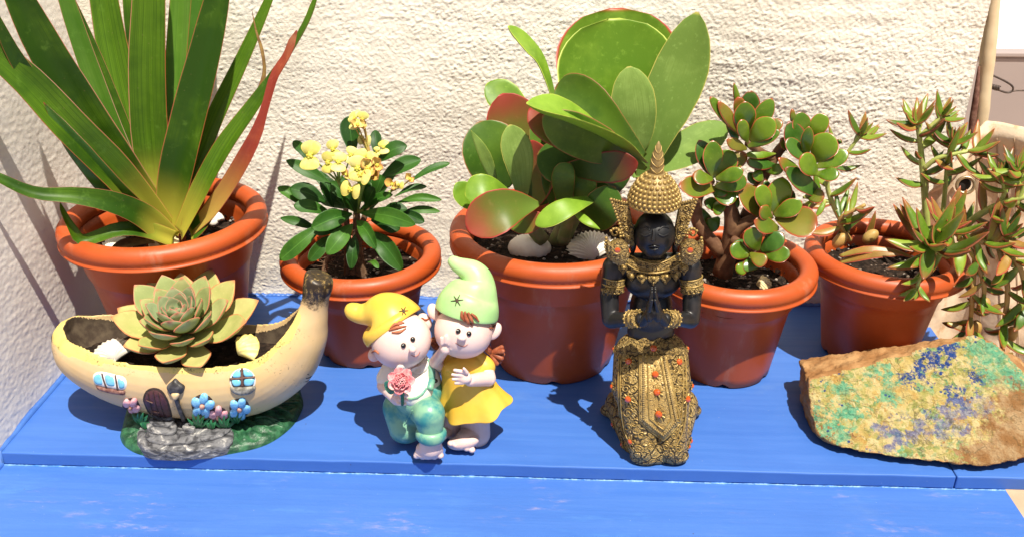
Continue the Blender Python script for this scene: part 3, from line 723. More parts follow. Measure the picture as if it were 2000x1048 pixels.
# ---- paddle-leaved succulent, pot 3
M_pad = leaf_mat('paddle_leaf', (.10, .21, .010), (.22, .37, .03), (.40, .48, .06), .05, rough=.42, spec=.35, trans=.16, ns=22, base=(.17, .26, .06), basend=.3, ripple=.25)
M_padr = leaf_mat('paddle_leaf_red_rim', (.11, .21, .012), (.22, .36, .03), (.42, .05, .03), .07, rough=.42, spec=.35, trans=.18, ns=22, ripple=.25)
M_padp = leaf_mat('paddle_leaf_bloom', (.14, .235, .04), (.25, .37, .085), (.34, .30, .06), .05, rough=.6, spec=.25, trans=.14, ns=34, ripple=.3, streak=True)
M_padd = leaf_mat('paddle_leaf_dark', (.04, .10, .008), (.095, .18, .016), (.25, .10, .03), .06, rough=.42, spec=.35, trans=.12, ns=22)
M_padred = leaf_mat('paddle_leaf_red', (.10, .15, .015), (.17, .13, .025), (.36, .035, .025), .10, tip=(.30, .05, .03), tipstart=.5, rough=.45, spec=.35, trans=.18, ns=26, base=(.14, .22, .03), basend=.5)
M_padrd = leaf_mat('paddle_leaf_dark_red', (.025, .06, .010), (.05, .09, .015), (.20, .025, .015), .14, tip=(.17, .025, .015), tipstart=.5, rough=.42, spec=.35, trans=.12, ns=22)
t = thing('paddle_plant', 'large succulent with round paddle leaves edged in red', 'plant', (POT3[0], POT3[1], .15))
TH = .0042
pd = [ # points, width, material, normal, profile, cup
 ([(1205, 330, 1.02), (1205, 160, 1.05), (1203, 16, 1.075)], 240, M_padr, (.02, -1, .15), 'disc', .15),
 ([(1215, 320, 1.0), (1205, 180, 1.01), (1198, 36, 1.03)], 232, M_pad, (.05, -1, .22), 'disc', .2),
 ([(1248, 300, .985), (1238, 210, .98), (1228, 130, .985)], 88, M_padp, (.1, -1, .35), 'round', .1),
 ([(1245, 375, .985), (1290, 240, .99), (1335, 130, 1.0), (1362, 24, 1.01)], 112, M_padp, (-.45, -.9, .25), 'ellip', .25),
 ([(1235, 345, .99), (1330, 300, 1.0), (1420, 243, 1.02)], 84, M_padp, (-.1, -.55, .85), 'obov', .2),
 ([(1095, 240, .99), (1060, 130, 1.0), (1030, 90, 1.0), (992, 52, .995)], 52, M_pad, (.62, -.30, .70), 'obov', .25),
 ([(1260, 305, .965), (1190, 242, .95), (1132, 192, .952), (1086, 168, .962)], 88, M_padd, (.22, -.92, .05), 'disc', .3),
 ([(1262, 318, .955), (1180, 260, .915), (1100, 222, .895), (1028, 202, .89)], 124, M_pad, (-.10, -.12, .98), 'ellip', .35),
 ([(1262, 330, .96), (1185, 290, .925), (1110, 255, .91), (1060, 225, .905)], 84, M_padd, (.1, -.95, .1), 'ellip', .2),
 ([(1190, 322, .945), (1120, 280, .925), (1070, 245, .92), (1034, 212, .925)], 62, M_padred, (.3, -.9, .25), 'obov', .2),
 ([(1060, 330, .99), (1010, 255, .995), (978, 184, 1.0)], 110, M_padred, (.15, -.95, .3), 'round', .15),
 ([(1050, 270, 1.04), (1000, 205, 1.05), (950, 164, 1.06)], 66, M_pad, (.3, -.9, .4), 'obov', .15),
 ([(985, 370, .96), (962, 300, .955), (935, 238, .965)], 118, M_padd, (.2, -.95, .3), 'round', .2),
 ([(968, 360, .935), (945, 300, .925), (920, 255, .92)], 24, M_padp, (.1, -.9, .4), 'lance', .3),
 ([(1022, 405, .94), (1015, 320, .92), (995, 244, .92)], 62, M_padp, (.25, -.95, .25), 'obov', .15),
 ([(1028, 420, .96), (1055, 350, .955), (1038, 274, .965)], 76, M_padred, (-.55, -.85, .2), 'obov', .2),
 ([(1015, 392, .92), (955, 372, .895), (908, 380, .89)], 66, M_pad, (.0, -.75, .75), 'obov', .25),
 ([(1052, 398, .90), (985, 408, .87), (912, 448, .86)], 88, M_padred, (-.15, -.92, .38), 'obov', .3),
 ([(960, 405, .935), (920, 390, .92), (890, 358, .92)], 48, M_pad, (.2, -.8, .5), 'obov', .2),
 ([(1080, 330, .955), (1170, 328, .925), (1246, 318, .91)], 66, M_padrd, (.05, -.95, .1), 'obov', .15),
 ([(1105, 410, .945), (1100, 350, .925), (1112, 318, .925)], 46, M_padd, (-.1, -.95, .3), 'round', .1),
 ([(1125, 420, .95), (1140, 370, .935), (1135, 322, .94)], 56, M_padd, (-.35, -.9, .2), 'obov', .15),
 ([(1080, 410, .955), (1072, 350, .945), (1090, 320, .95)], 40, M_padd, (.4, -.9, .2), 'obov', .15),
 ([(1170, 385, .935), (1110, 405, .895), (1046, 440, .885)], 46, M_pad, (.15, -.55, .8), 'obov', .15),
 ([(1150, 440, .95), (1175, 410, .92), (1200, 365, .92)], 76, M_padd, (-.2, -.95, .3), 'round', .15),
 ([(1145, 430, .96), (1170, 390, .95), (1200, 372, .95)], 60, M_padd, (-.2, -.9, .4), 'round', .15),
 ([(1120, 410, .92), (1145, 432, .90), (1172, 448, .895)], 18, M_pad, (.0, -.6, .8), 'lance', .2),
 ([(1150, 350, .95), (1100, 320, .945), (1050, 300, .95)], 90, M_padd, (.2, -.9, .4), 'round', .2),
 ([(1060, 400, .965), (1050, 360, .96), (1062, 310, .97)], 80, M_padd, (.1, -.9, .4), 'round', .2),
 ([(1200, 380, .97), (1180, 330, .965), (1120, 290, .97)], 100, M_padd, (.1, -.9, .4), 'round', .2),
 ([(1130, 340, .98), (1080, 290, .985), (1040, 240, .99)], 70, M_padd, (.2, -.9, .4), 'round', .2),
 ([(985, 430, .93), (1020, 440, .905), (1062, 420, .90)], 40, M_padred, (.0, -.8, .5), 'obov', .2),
]
WR = {}
for q, (pts, w, m, N, pf, cu) in enumerate(pd):
    pleaf(t, pts, w, m, N=N, cup=cu, thick=TH, prof=pf, n=20, mx=12, wave=.012, seed=q*1.3)
for pts, r in (([(1090, 475, 1.0), (1130, 400, .99), (1200, 330, .99), (1215, 300, .99)], [.013, .012, .011, .008]), ([(1060, 470, .97), (1020, 420, .965), (985, 385, .955)], [.009, .008, .006]), ([(1100, 470, .965), (1110, 430, .955), (1120, 395, .95)], [.008, .007, .006])):
    stem('stem', [at(*p) for p in pts], r, simple('pale_stem', (.16, .2, .07), (.26, .22, .12), .7, .2, ns=60), t, 12, 10)

# ---- jade plant, pot 4 (zoomed: 2.328 per pixel from 1310,150)
M_jade = leaf_mat('jade_leaf', (.065, .14, .007), (.14, .235, .012), (.36, .06, .025), .11, rough=.28, spec=.5, trans=.08, ns=36, base=(.22, .28, .04), basend=.3, ripple=.1)
M_jadd = leaf_mat('jade_leaf_dark', (.035, .10, .010), (.08, .17, .02), (.25, .04, .02), .16, rough=.28, spec=.5, trans=.06, ns=36, ripple=.1)
M_jadr = leaf_mat('jade_leaf_rusty', (.10, .16, .012), (.19, .17, .018), (.32, .06, .02), .18, tip=(.27, .09, .02), tipstart=.72, rough=.3, spec=.5, trans=.06, ns=36, ripple=.1)
t = thing('jade_plant', 'jade plant with glossy rounded leaves edged in rust red', 'plant', (POT4[0], POT4[1], .11))
def z8(x, y, Y): return (1310+x/2.328, 150+y/2.328, Y)
CJ = POT4[1]
G, D, U_ = M_jade, M_jadd, M_jadr
jl = [ # base, tip, width, depth of cluster, tip depth offset, material
 (320, 270, 178, 92, 52, .0, -.01, G), (320, 270, 215, 112, 56, 0, -.012, U_), (318, 220, 287, 28, 34, .02, 0, G), (340, 240, 362, 62, 104, .02, .012, D), (330, 235, 305, 92, 62, .01, .0, U_), (335, 270, 336, 112, 104, .0, -.01, G), (355, 270, 462, 98, 86, .0, .0, G), (360, 290, 472, 192, 108, -.01, -.02, G), (352, 300, 318, 196, 62, -.01, -.022, G), (350, 318, 498, 246, 62, -.01, -.02, G), (345, 330, 254, 286, 56, -.01, -.02, U_), (300, 300, 268, 165, 60, .0, .0, D), (440, 260, 500, 195, 60, .01, .01, U_),
 (195, 460, 128, 288, 92, 0, .008, D), (196, 460, 190, 290, 96, -.005, -.004, G), (205, 460, 275, 330, 112, -.005, -.004, G), (212, 455, 340, 345, 84, .0, .008, U_), (205, 465, 332, 425, 72, -.01, -.02, G), (190, 465, 98, 448, 80, -.01, -.018, U_), (200, 510, 36, 492, 104, -.005, -.025, U_), (200, 500, 345, 466, 84, -.005, -.01, G), (195, 520, 300, 555, 96, 0, -.012, G), (200, 575, 245, 608, 84, 0, -.012, G), (190, 520, 250, 500, 90, 0, 0, D),
 (640, 385, 522, 288, 84, .0, -.008, D), (610, 370, 535, 205, 104, .01, .008, D), (610, 290, 582, 160, 92, .015, .012, G), (560, 230, 552, 145, 30, .015, .01, U_), (630, 290, 698, 168, 84, .015, .012, G), (615, 370, 628, 226, 58, .0, -.012, G), (650, 385, 732, 258, 132, .0, -.005, G), (665, 410, 808, 340, 84, -.005, -.01, G), (670, 445, 590, 362, 98, -.01, -.026, G), (660, 440, 768, 442, 74, -.01, -.024, G), (640, 500, 488, 370, 72, -.005, -.016, U_), (690, 545, 520, 415, 92, -.005, -.02, D), (610, 540, 700, 540, 70, -.005, -.02, U_), (760, 300, 772, 285, 30, .01, 0, D), (560, 330, 500, 280, 60, .015, .01, U_),
 (465, 630, 508, 456, 122, -.01, -.008, G), (450, 620, 398, 494, 84, -.012, -.016, G), (440, 610, 430, 468, 60, -.005, 0, D), (420, 640, 318, 488, 112, -.008, -.006, U_), (470, 630, 598, 568, 84, -.014, -.022, G), (475, 640, 668, 672, 150, -.012, -.034, U_), (460, 640, 408, 594, 70, -.018, -.034, U_), (490, 690, 378, 655, 84, -.018, -.036, U_), (455, 620, 560, 520, 90, -.004, 0, D),
 (400, 790, 358, 686, 92, -.028, -.034, G), (410, 790, 512, 712, 96, -.028, -.03, D), (425, 805, 546, 800, 84, -.03, -.044, G), (360, 810, 270, 768, 84, -.03, -.036, G), (360, 800, 435, 848, 68, -.032, -.05, U_), (345, 840, 298, 888, 60, -.03, -.042, G), (365, 820, 375, 882, 92, -.028, -.04, D), (330, 780, 300, 740, 70, -.02, -.02, D),
 (480, 400, 345, 388, 64, .01, -.004, D), (430, 425, 515, 415, 56, .01, -.004, G), (430, 400, 470, 350, 60, .02, .02, D), (400, 440, 350, 470, 60, .01, .0, D), (420, 470, 380, 430, 60, .0, .0, G), (250, 590, 150, 570, 70, .01, 0, D), (220, 640, 160, 690, 70, .015, .01, D), (300, 520, 260, 600, 80, .01, 0, G),
 (480, 350, 340, 355, 40, .01, 0, G), (140, 600, 175, 690, 60, .02, .02, D)]
for i, (bx, by, tx, ty, w, dc, dt, m) in enumerate(jl):
    s = (tx-bx)/max(20, math.hypot(tx-bx, ty-by))
    N = V((-.35*s+rnd.uniform(-.18, .18), -.8, .5+rnd.uniform(-.2, .2)+(.25 if ty > by-30 else -.1)))
    pleaf(t, [z8(bx, by, CJ+dc), z8((bx+tx)/2+rnd.uniform(-3, 3), (by+ty)/2+4, CJ+dc*.5+dt*.5-.003), z8(tx, ty, CJ+dt)], w/2.328, m, N=N, cup=rnd.uniform(.08, .3), thick=.0042, prof=('jade' if i % 4 else 'disc'), n=13, mx=8)
M_jst = simple('jade_stem', (.11, .05, .025), (.22, .12, .06), .7, .25, ns=70, bump=.5, bs=180)
for pts, r in (([(235, 900, 0), (270, 760, 0), (282, 660, 0), (262, 570, 0), (235, 500, 0)], [.012, .0105, .010, .007, .005]), ([(235, 800, 0), (160, 720, .005), (118, 640, .01), (128, 540, .01), (185, 470, 0)], [.009, .008, .0075, .006, .005]), ([(275, 720, -.003), (330, 670, -.005), (400, 640, -.008), (465, 625, -.01)], [.008, .007, .006, .005]), ([(330, 660, .005), (400, 500, .01), (470, 370, .015), (530, 310, .015), (620, 380, .0)], [.007, .0065, .006, .006, .005]), ([(470, 370, .015), (420, 350, .01), (350, 300, 0)], [.0055, .005, .0045]), ([(280, 740, -.01), (330, 770, -.02), (390, 795, -.028)], [.006, .005, .004]), ([(400, 480, .01), (400, 400, .015), (410, 350, .015)], [.005, .0045, .004])):
    stem('stem', [at(*z8(x, y, CJ+d)) for x, y, d in pts], r, M_jst, t, 16, 9)

# ---- trailing pointed succulent, pot 5
M_sed = leaf_mat('pointed_leaf', (.10, .19, .012), (.21, .29, .03), (.30, .09, .025), .18, tip=(.34, .10, .03), tipstart=.78, rough=.36, spec=.45, trans=.08, ns=40, base=(.34, .36, .08), basend=.25)
M_sedd = leaf_mat('pointed_leaf_dark', (.045, .10, .010), (.09, .15, .015), (.22, .06, .02), .22, tip=(.24, .06, .02), tipstart=.7, rough=.36, spec=.45, trans=.06, ns=40)
M_sedr = leaf_mat('pointed_leaf_red', (.20, .12, .022), (.31, .17, .035), (.40, .08, .04), .3, rough=.38, spec=.45, trans=.06, ns=40, base=(.32, .28, .06), basend=.35)
M_seds = simple('pale_green_stem', (.30, .36, .08), (.42, .44, .13), .5, .4, ns=90)
M_sedo = simple('orange_stem', (.38, .22, .06), (.44, .30, .09), .5, .4, ns=90)
t = thing('trailing_succulent', 'trailing succulent with pointed red-tipped leaves spilling over its pot', 'plant', (POT5[0], POT5[1], .115))
C5 = POT5[1]; q5 = random.Random(21)
def sleaf(b, d, L, m, w=.30, up=None):
    d = V(d).normalized(); N = up or V((0, -.55, .85))
    tip = b+d*L; mid = b+d*L*.5+V((0, 0, -.05*L))
    leaf(t, [b, mid, tip+V((0, 0, L*.10))], L*w, m, N=N, cup=.25, thick=L*.15, prof='lance', n=10, mx=6)
def sprig(pts, r, nl, L, mats, mstem, rosette=True, start=.25, ang=None):
    P = [at(*p) for p in pts]; stem('stem', P, r, mstem, t, 16, 8)
    Q = [V(x) for x in smoothpts([tuple(p) for p in P], 30)]
    end = Q[-1]; dr = (Q[-1]-Q[-4]).normalized(); a = dr.orthogonal().normalized(); b = dr.cross(a)
    for i in range(nl):
        s = start+(1-start)*i/nl; k_ = min(28, int(s*29)); c = Q[k_]; dd = (Q[k_+1]-Q[max(0, k_-1)]).normalized(); ph = i*2.4+q5.random()*.4
        a2 = dd.orthogonal().normalized(); b2 = dd.cross(a2)
        d = (a2*math.cos(ph)+b2*math.sin(ph))+dd*(.25+.5*s); sleaf(c, d, L*q5.uniform(.9, 1.4), q5.choice(mats), q5.uniform(.20, .28))
    if rosette:
        for i in range(9):
            ph = i*2.4; op = .95-.085*i; d = (a*math.cos(ph)+b*math.sin(ph))*max(.1, op)+dr*(.35+.1*i); sleaf(end-dr*(.002*(i % 3)), d, L*(1.15-.07*i), q5.choice(mats), .29)
A_ = [M_sed, M_sed, M_sed, M_sedd, M_sedr]; B_ = [M_sed, M_sed, M_sedd]; C_ = [M_sed, M_sedr, M_sedd, M_sed]
sprig([(1655, 455, C5), (1625, 395, C5), (1617, 350, C5), (1650, 305, C5), (1682, 262, C5)], [.003, .003, .0026, .0022, .002], 9, .030, A_, M_seds, True, .15)
sprig([(1625, 395, C5), (1600, 390, C5), (1570, 385, C5-.01)], [.0025, .002, .002], 4, .028, B_, M_seds, False, .3)
sprig([(1660, 470, C5-.01), (1640, 430, C5-.01), (1690, 400, C5-.02)], [.003, .003, .002], 7, .034, C_, M_sedo, False, .2)
sprig([(1812, 470, C5), (1806, 380, C5+.005), (1800, 310, C5+.01), (1795, 262, C5+.01), (1788, 238, C5+.01)], [.0045, .004, .0036, .003, .0025], 11, .032, A_, M_seds, True, .25)
sprig([(1795, 268, C5+.01), (1825, 240, C5+.01), (1842, 225, C5+.01)], [.0026, .0024, .002], 2, .027, A_, M_seds, True, .5)
sprig([(1804, 330, C5), (1830, 310, C5-.005), (1870, 300, C5-.01), (1905, 293, C5-.01)], [.003, .0028, .0024, .002], 7, .030, A_, M_seds, True, .2)
sprig([(1840, 430, C5), (1846, 370, C5), (1850, 320, C5), (1860, 275, C5)], [.003, .0028, .0022, .002], 7, .030, A_, M_seds, True, .35)
sprig([(1870, 460, C5-.02), (1905, 425, C5-.035), (1950, 400, C5-.05), (1990, 388, C5-.06), (2030, 380, C5-.065)], [.004, .004, .0036, .003, .0025], 11, .036, A_, M_seds, True, .1)
sprig([(1950, 400, C5-.05), (1962, 375, C5-.05), (1955, 345, C5-.05)], [.0026, .0024, .002], 5, .032, B_, M_seds, True, .4)
sprig([(1985, 400, C5-.06), (2000, 360, C5-.06), (1990, 330, C5-.06)], [.0026, .0024, .002], 5, .032, B_, M_seds, True, .4)
sprig([(1850, 500, C5-.05), (1832, 488, C5-.075), (1818, 476, C5-.085)], [.004, .0035, .003], 7, .050, [M_sed, M_sed, M_sedd], M_seds, True, .3)
sprig([(1860, 480, C5-.045), (1855, 455, C5-.065), (1848, 440, C5-.075)], [.0035, .003, .0026], 6, .036, [M_sed, M_sedr], M_seds, True, .3)
sprig([(1822, 490, C5-.08), (1800, 535, C5-.1), (1790, 562, C5-.1)], [.0022, .002, .0018], 2, .024, [M_sed], M_seds, True, .6)
sprig([(1875, 470, C5-.04), (1905, 470, C5-.055), (1935, 475, C5-.06), (1965, 460, C5-.065)], [.004, .0035, .003, .0028], 12, .038, C_, M_sedo, True, .05)
sprig([(1890, 480, C5-.05), (1912, 520, C5-.07), (1922, 560, C5-.075), (1920, 590, C5-.075)], [.0032, .003, .0028, .0022], 7, .032, C_, M_sedo, False, .3)
sprig([(1905, 490, C5-.055), (1900, 560, C5-.07), (1896, 620, C5-.075), (1888, 650, C5-.075)], [.003, .003, .0026, .0022], 9, .034, C_, M_sedo, False, .25)
sprig([(1950, 480, C5-.065), (1968, 560, C5-.08), (1960, 640, C5-.085), (1958, 700, C5-.085), (1955, 740, C5-.085)], [.0034, .0032, .0028, .0024, .002], 13, .036, C_, M_sedo, False, .15)
sprig([(1965, 480, C5-.07), (1995, 530, C5-.085), (2005, 600, C5-.09)], [.0034, .003, .0026], 9, .036, C_, M_sedo, True, .15)
for pts, w, m in (([(1640, 500, C5-.03), (1690, 488, C5-.04), (1745, 492, C5-.045), (1790, 505, C5-.05)], 16, M_sedr), ([(1640, 512, C5-.03), (1700, 498, C5-.045), (1765, 498, C5-.055)], 18, M_sedr), ([(1790, 470, C5-.04), (1765, 430, C5-.045), (1744, 398, C5-.045)], 17, M_sedr), ([(1810, 462, C5-.045), (1775, 425, C5-.05), (1757, 398, C5-.05)], 17, M_sedr), ([(1690, 470, C5+.0), (1702, 440, C5), (1710, 412, C5)], 14, M_sedr), ([(1872, 470, C5-.04), (1878, 420, C5-.045), (1876, 375, C5-.045)], 20, M_sedr), ([(1930, 470, C5-.06), (1945, 420, C5-.065), (1950, 385, C5-.065)], 20, M_sedr), ([(1630, 470, C5), (1655, 445, C5-.01), (1692, 420, C5-.01)], 14, M_sedd), ([(1850, 630, C5-.07), (1880, 642, C5-.075), (1912, 650, C5-.075)], 13, M_sedr)):
    pleaf(t, pts, w, m, N=(0, -.7, .7), cup=.3, thick=.004, prof='lance', n=12, mx=6)
for x0, y0, a_ in ((1921, 596, -60), (1905, 640, -100), (1975, 652, -80), (1640, 470, 30), (1700, 462, 60)):
    c = at(x0, y0, C5-.075 if x0 > 1800 else C5-.02); mobj('bud', *sphere_vf(c, (.0072, .0066, .0105), Matrix.Rotation(R(a_+90)*.3, 3, 'Y'), 12, 9), M_sedo, t)
# ================================================================== banana-shaped planter
k = NT('banana_glaze'); vec = k.coord()
col = k.mix(k.ramp(k.noise(vec, 16, 4, .6), .3, .75), (.63, .42, .19), (.67, .49, .27))
col = k.mix(k.ramp(k.noise(k.coord(scale=(1, 1, .6)), 9, 3, .5), .48, .72, 0, .35), col, (.68, .51, .20))
sepz = k.n('SeparateXYZ'); k.l(vec, sepz.inputs[0])
sp_ = k.math('MULTIPLY', k.ramp(k.noise(vec, 420, 3, .7), .58, .65), k.ramp(k.noise(k.coord(scale=(1, 1, 1.8)), 28, 4, .7), .54, .64))
col = k.mix(k.math('MULTIPLY', sp_, .85), col, (.07, .05, .02))
col = k.mix(k.math('MULTIPLY', k.ramp(k.noise(vec, 60, 4, .7), .56, .68), k.ramp(k.noise(k.coord(loc=(2, 2, 2)), 14, 2), .52, .66, 0, .6)), col, (.40, .42, .13))
def endmask(center, r0, r1):                               # charred ends
    d = k.n('VectorMath'); d.operation = 'DISTANCE'; k.l(vec, d.inputs[0]); d.inputs[1].default_value = center
    return k.ramp(k.math('ADD', d.outputs['Value'], k.math('MULTIPLY', k.math('SUBTRACT', k.noise(vec, 90, 5, .75), .5), .05)), r0, r1, 1, 0)
STEMTOP = V((-.239, .836, .181)); TIPL = at(112, 640, .842)
em = k.math('MAXIMUM', endmask(STEMTOP, .020, .034), endmask(V((-.527, .84, .112)), .012, .025))
dark = k.mix(k.ramp(k.noise(k.coord(scale=(1, 1, .5)), 260, 5, .75), .50, .68), (.022, .014, .008), (.30, .20, .065))
col = k.mix(em, col, dark)
M_ban = k.done(k.pbsdf(col, .42, .42, k.bump(k.noise(vec, 120, 4), .12, .0008)))
M_rim = None
k = NT('banana_rim'); vec = k.coord(); col = k.mix(k.ramp(k.noise(vec, 70, 4, .6), .45, .7), (.68, .52, .16), (.50, .44, .13))
col = k.mix(k.math('MULTIPLY', k.ramp(k.noise(vec, 480, 3, .7), .54, .62), k.ramp(k.noise(vec, 40, 3, .6), .46, .6)), col, (.06, .045, .02))
M_rim = k.done(k.pbsdf(col, .45, .4, k.bump(k.noise(vec, 160, 4), .3, .0008)))
M_in = simple('banana_inside', (.05, .035, .025), (.10, .075, .05), .9, .15, ns=90, bump=.5, bs=200)
bn = thing('banana_planter', 'banana shaped planter painted as a fairy house with blue windows', 'planter', (-.37, .835, 0))
sp = [(-.527, .112, .010, .011), (-.517, .106, .024, .026), (-.495, .092, .040, .041), (-.45, .075, .052, .049), (-.39, .066, .056, .052), (-.33, .069, .055, .050), (-.289, .085, .045, .043), (-.263, .112, .033, .033), (-.2510, .133, .0228, .024), (-.2445, .149, .0175, .018), (-.2402, .162, .0160, .0163), (-.2365, .174, .0168, .0168), (-.234, .182, .0150, .0150), (-.233, .1845, .010, .010)]
Q = smoothpts(sp, 64); Y0 = .842; v = []; f = []; NS = 40
for i, (x, z, r, hw) in enumerate(Q):
    a = Q[max(0, i-1)]; b = Q[min(63, i+1)]; tg = V((b[0]-a[0], 0, b[1]-a[1])).normalized(); up = V((-tg.z, 0, tg.x))
    for j in range(NS):
        th = 2*PI*j/NS; fac = 1+.05*max(0, math.cos(2.5*(th-PI*.15)))*.4
        c_ = math.cos(th); s_ = math.sin(th)
        v.append(V((x, Y0, z))+V((0, 1, 0))*(hw*c_*fac)+up*(r*s_*fac))
for i in range(63):
    for j in range(NS): a = i*NS+j; b = i*NS+(j+1) % NS; f.append((a, a+NS, b+NS, b))
f.append(tuple(range(NS))); f.append(tuple(range(64*NS-1, 63*NS-1, -1)))
hull = mobj('banana_body', v, f, M_ban, bn)
cut = MB(); cs = [(-.512, .118, .008, .012), (-.495, .112, .028, .029), (-.45, .104, .048, .041), (-.39, .100, .054, .044), (-.33, .104, .053, .042), (-.29, .119, .046, .035), (-.265, .150, .036, .025), (-.248, .178, .022, .010)]
Q = smoothpts(cs, 40); v = []; f = []
for i, (x, z, r, hw) in enumerate(Q):
    for j in range(32):
        th = 2*PI*j/32; s_ = math.sin(th); v.append(V((x, Y0+hw*math.cos(th), z+(r*s_ if s_ < 0 else .12*s_))))
for i in range(39):
    for j in range(32): a = i*32+j; b = i*32+(j+1) % 32; f.append((a, a+32, b+32, b))
f.append(tuple(range(32))); f.append(tuple(range(40*32-1, 39*32-1, -1)))
co = mobj('cutter', v, f, M_in)
for o_ in (hull, co):
    bm = bmesh.new(); bm.from_mesh(o_.data); bmesh.ops.recalc_face_normals(bm, faces=bm.faces); bm.to_mesh(o_.data); bm.free()
md = hull.modifiers.new('b', 'BOOLEAN'); md.operation = 'DIFFERENCE'; md.object = co; md.solver = 'EXACT'
md = hull.modifiers.new('r', 'REMESH'); md.mode = 'VOXEL'; md.voxel_size = .0013
md = hull.modifiers.new('s', 'SMOOTH'); md.iterations = 3
bake(hull); bpy.data.objects.remove(co)
# inside faces are bare dark resin
hull.data.materials.clear(); hull.data.materials.append(M_ban); hull.data.materials.append(M_in); hull.data.materials.append(M_rim)
Qn = np.array(smoothpts(sp, 120)); npo = len(hull.data.polygons); cc = np.empty(npo*3, dtype=np.float32); hull.data.polygons.foreach_get('center', cc); cc = cc.reshape(-1, 3)
kk = np.argmin((cc[:, 0:1]-Qn[None, :, 0])**2+(cc[:, 2:3]-Qn[None, :, 1])**2, axis=1); qq = Qn[kk]
dd = np.sqrt(((cc[:, 1]-Y0)/qq[:, 3])**2+((cc[:, 2]-qq[:, 1])/qq[:, 2])**2+.5*((cc[:, 0]-qq[:, 0])/qq[:, 2])**2)
nn_ = np.empty(npo*3, dtype=np.float32); hull.data.polygons.foreach_get('normal', nn_); nn_ = nn_.reshape(-1, 3)
inr = (cc[:, 0] > -.525) & (cc[:, 0] < -.25)
hull.data.polygons.foreach_set('material_index', np.where(inr & (dd < .88), 1, np.where(inr & (nn_[:, 2] > .42) & (cc[:, 2] > .06), 2, 0)).astype(np.int32))
HB = bvh_of(hull)
# soil inside
v = []; f = []; nr, na = 12, 60
for i in range(nr+1):
    for j in range(na):
        a = 2*PI*j/na; p = V((-.388+.112*i/nr*math.cos(a), Y0+.040*i/nr*math.sin(a), 0)); p.z = .077+.003*mn.noise(p*70)+.002*mn.noise(p*200)+(.012*((p.x+.388)/.11)**2); v.append(p)
for i in range(nr):
    for j in range(na): a = i*na+j; b = i*na+(j+1) % na; f.append((a, a+na, b+na, b))
so = mobj('soil', v, f, M_soil, bn); so['kind'] = 'stuff'
# painted relief on the front
M_white = simple('white_trim', (.78, .78, .74), (.66, .66, .62), .5, .4, ns=200)
M_pane = simple('pane_blue', (.16, .50, .66), (.24, .58, .72), .25, .5, ns=100)
M_dk = simple('dark_outline', (.025, .017, .014), (.06, .035, .03), .6, .3, ns=200)
M_bar = simple('brown_bar', (.07, .03, .025), (.16, .09, .07), .6, .3, ns=260)
M_door = simple('door_brown', (.055, .018, .022), (.10, .035, .035), .5, .4, ns=160, bump=.5, bs=150)
M_sill = simple('sill_brown', (.13, .05, .04), (.28, .16, .13), .6, .3, ns=240, bump=.4, bs=300)
M_gsill = simple('sill_grey', (.12, .11, .09), (.38, .36, .30), .7, .3, ns=200, bump=.5, bs=300)
w1 = patch('window', [(180, 738), (183, 728), (198, 724), (225, 730), (243, 735), (249, 746), (247, 757), (238, 761), (215, 757), (192, 752), (184, 748)], HB, .0016, M_white, bn)
for pl_ in ([(184, 738), (187, 730), (198, 728), (203, 748), (194, 750), (187, 746)], [(206, 730), (222, 733), (226, 752), (210, 750)], [(231, 737), (241, 740), (245, 748), (243, 756), (234, 756)]): patch('pane', pl_, HB, .0022, M_pane, w1, n=18)
strip('glazing_bar', [(200, 727), (204, 740), (209, 754)], [4, 5, 5], HB, .0022, M_bar, w1); strip('glazing_bar', [(226, 731), (229, 745), (231, 759)], [4, 5, 5], HB, .0022, M_bar, w1)
patch('sill', [(187, 750), (200, 754), (225, 758), (246, 762), (246, 769), (222, 766), (198, 760), (190, 756)], HB, .0034, M_sill, w1, n=24, smooth_n=False)
w2 = patch('window', ell(474, 743, 26.5, 26), HB, .0010, M_white, bn)
w2b = patch('frame', ell(474, 742, 24.5, 23.5), HB, .0015, M_dk, w2)
for pl_ in ([(455, 736), (457, 726), (468, 720), (471, 735)], [(476, 720), (489, 723), (495, 733), (478, 734)], [(453, 740), (470, 740), (470, 751), (457, 752)], [(478, 738), (497, 738), (494, 750), (478, 751)]): patch('pane', pl_, HB, .0024, M_pane, w2, n=18)
strip('glazing_bar', [(473, 718), (473, 735), (474, 753)], [5, 6, 5], HB, .0026, M_bar, w2); strip('glazing_bar', [(449, 739), (474, 737), (498, 735)], [5, 6, 5], HB, .0026, M_bar, w2)
patch('sill', [(449, 754), (470, 753), (498, 752), (499, 760), (486, 768), (467, 769), (453, 763)], HB, .0036, M_gsill, w2, n=22)
patch('door_frame', [(278, 778), (284, 762), (299, 755), (316, 760), (328, 777), (334, 796), (337, 817), (310, 814), (291, 809), (282, 792)], HB, .0009, M_dk, bn, n=30)
dr = patch('door', [(281, 779), (287, 764), (300, 758), (314, 763), (325, 778), (331, 796), (334, 815), (311, 812), (294, 806), (285, 791)], HB, .0019, M_door, bn, n=30)
for a, b in (((290, 763), (302, 808)), ((300, 760), (313, 811)), ((310, 763), (323, 812))): strip('plank_joint', [a, ((a[0]+b[0])/2-1, (a[1]+b[1])/2), b], [1.6, 2, 1.6], HB, .0052, M_dk, dr)
strip('hinge', [(287, 778), (300, 783)], [2, 2.5], HB, .006, M_bar, dr); strip('hinge', [(297, 798), (312, 801)], [2, 2.5], HB, .006, M_bar, dr)
M_iron = simple('lamp_iron', (.02, .018, .018), (.09, .085, .09), .45, .5, ns=150, bump=.4, bs=200)
lp = patch('lamp', [(343, 737), (352, 745), (362, 753), (359, 764), (353, 768), (335, 768), (330, 762), (326, 752), (335, 743)], HB, .0045, M_iron, bn)
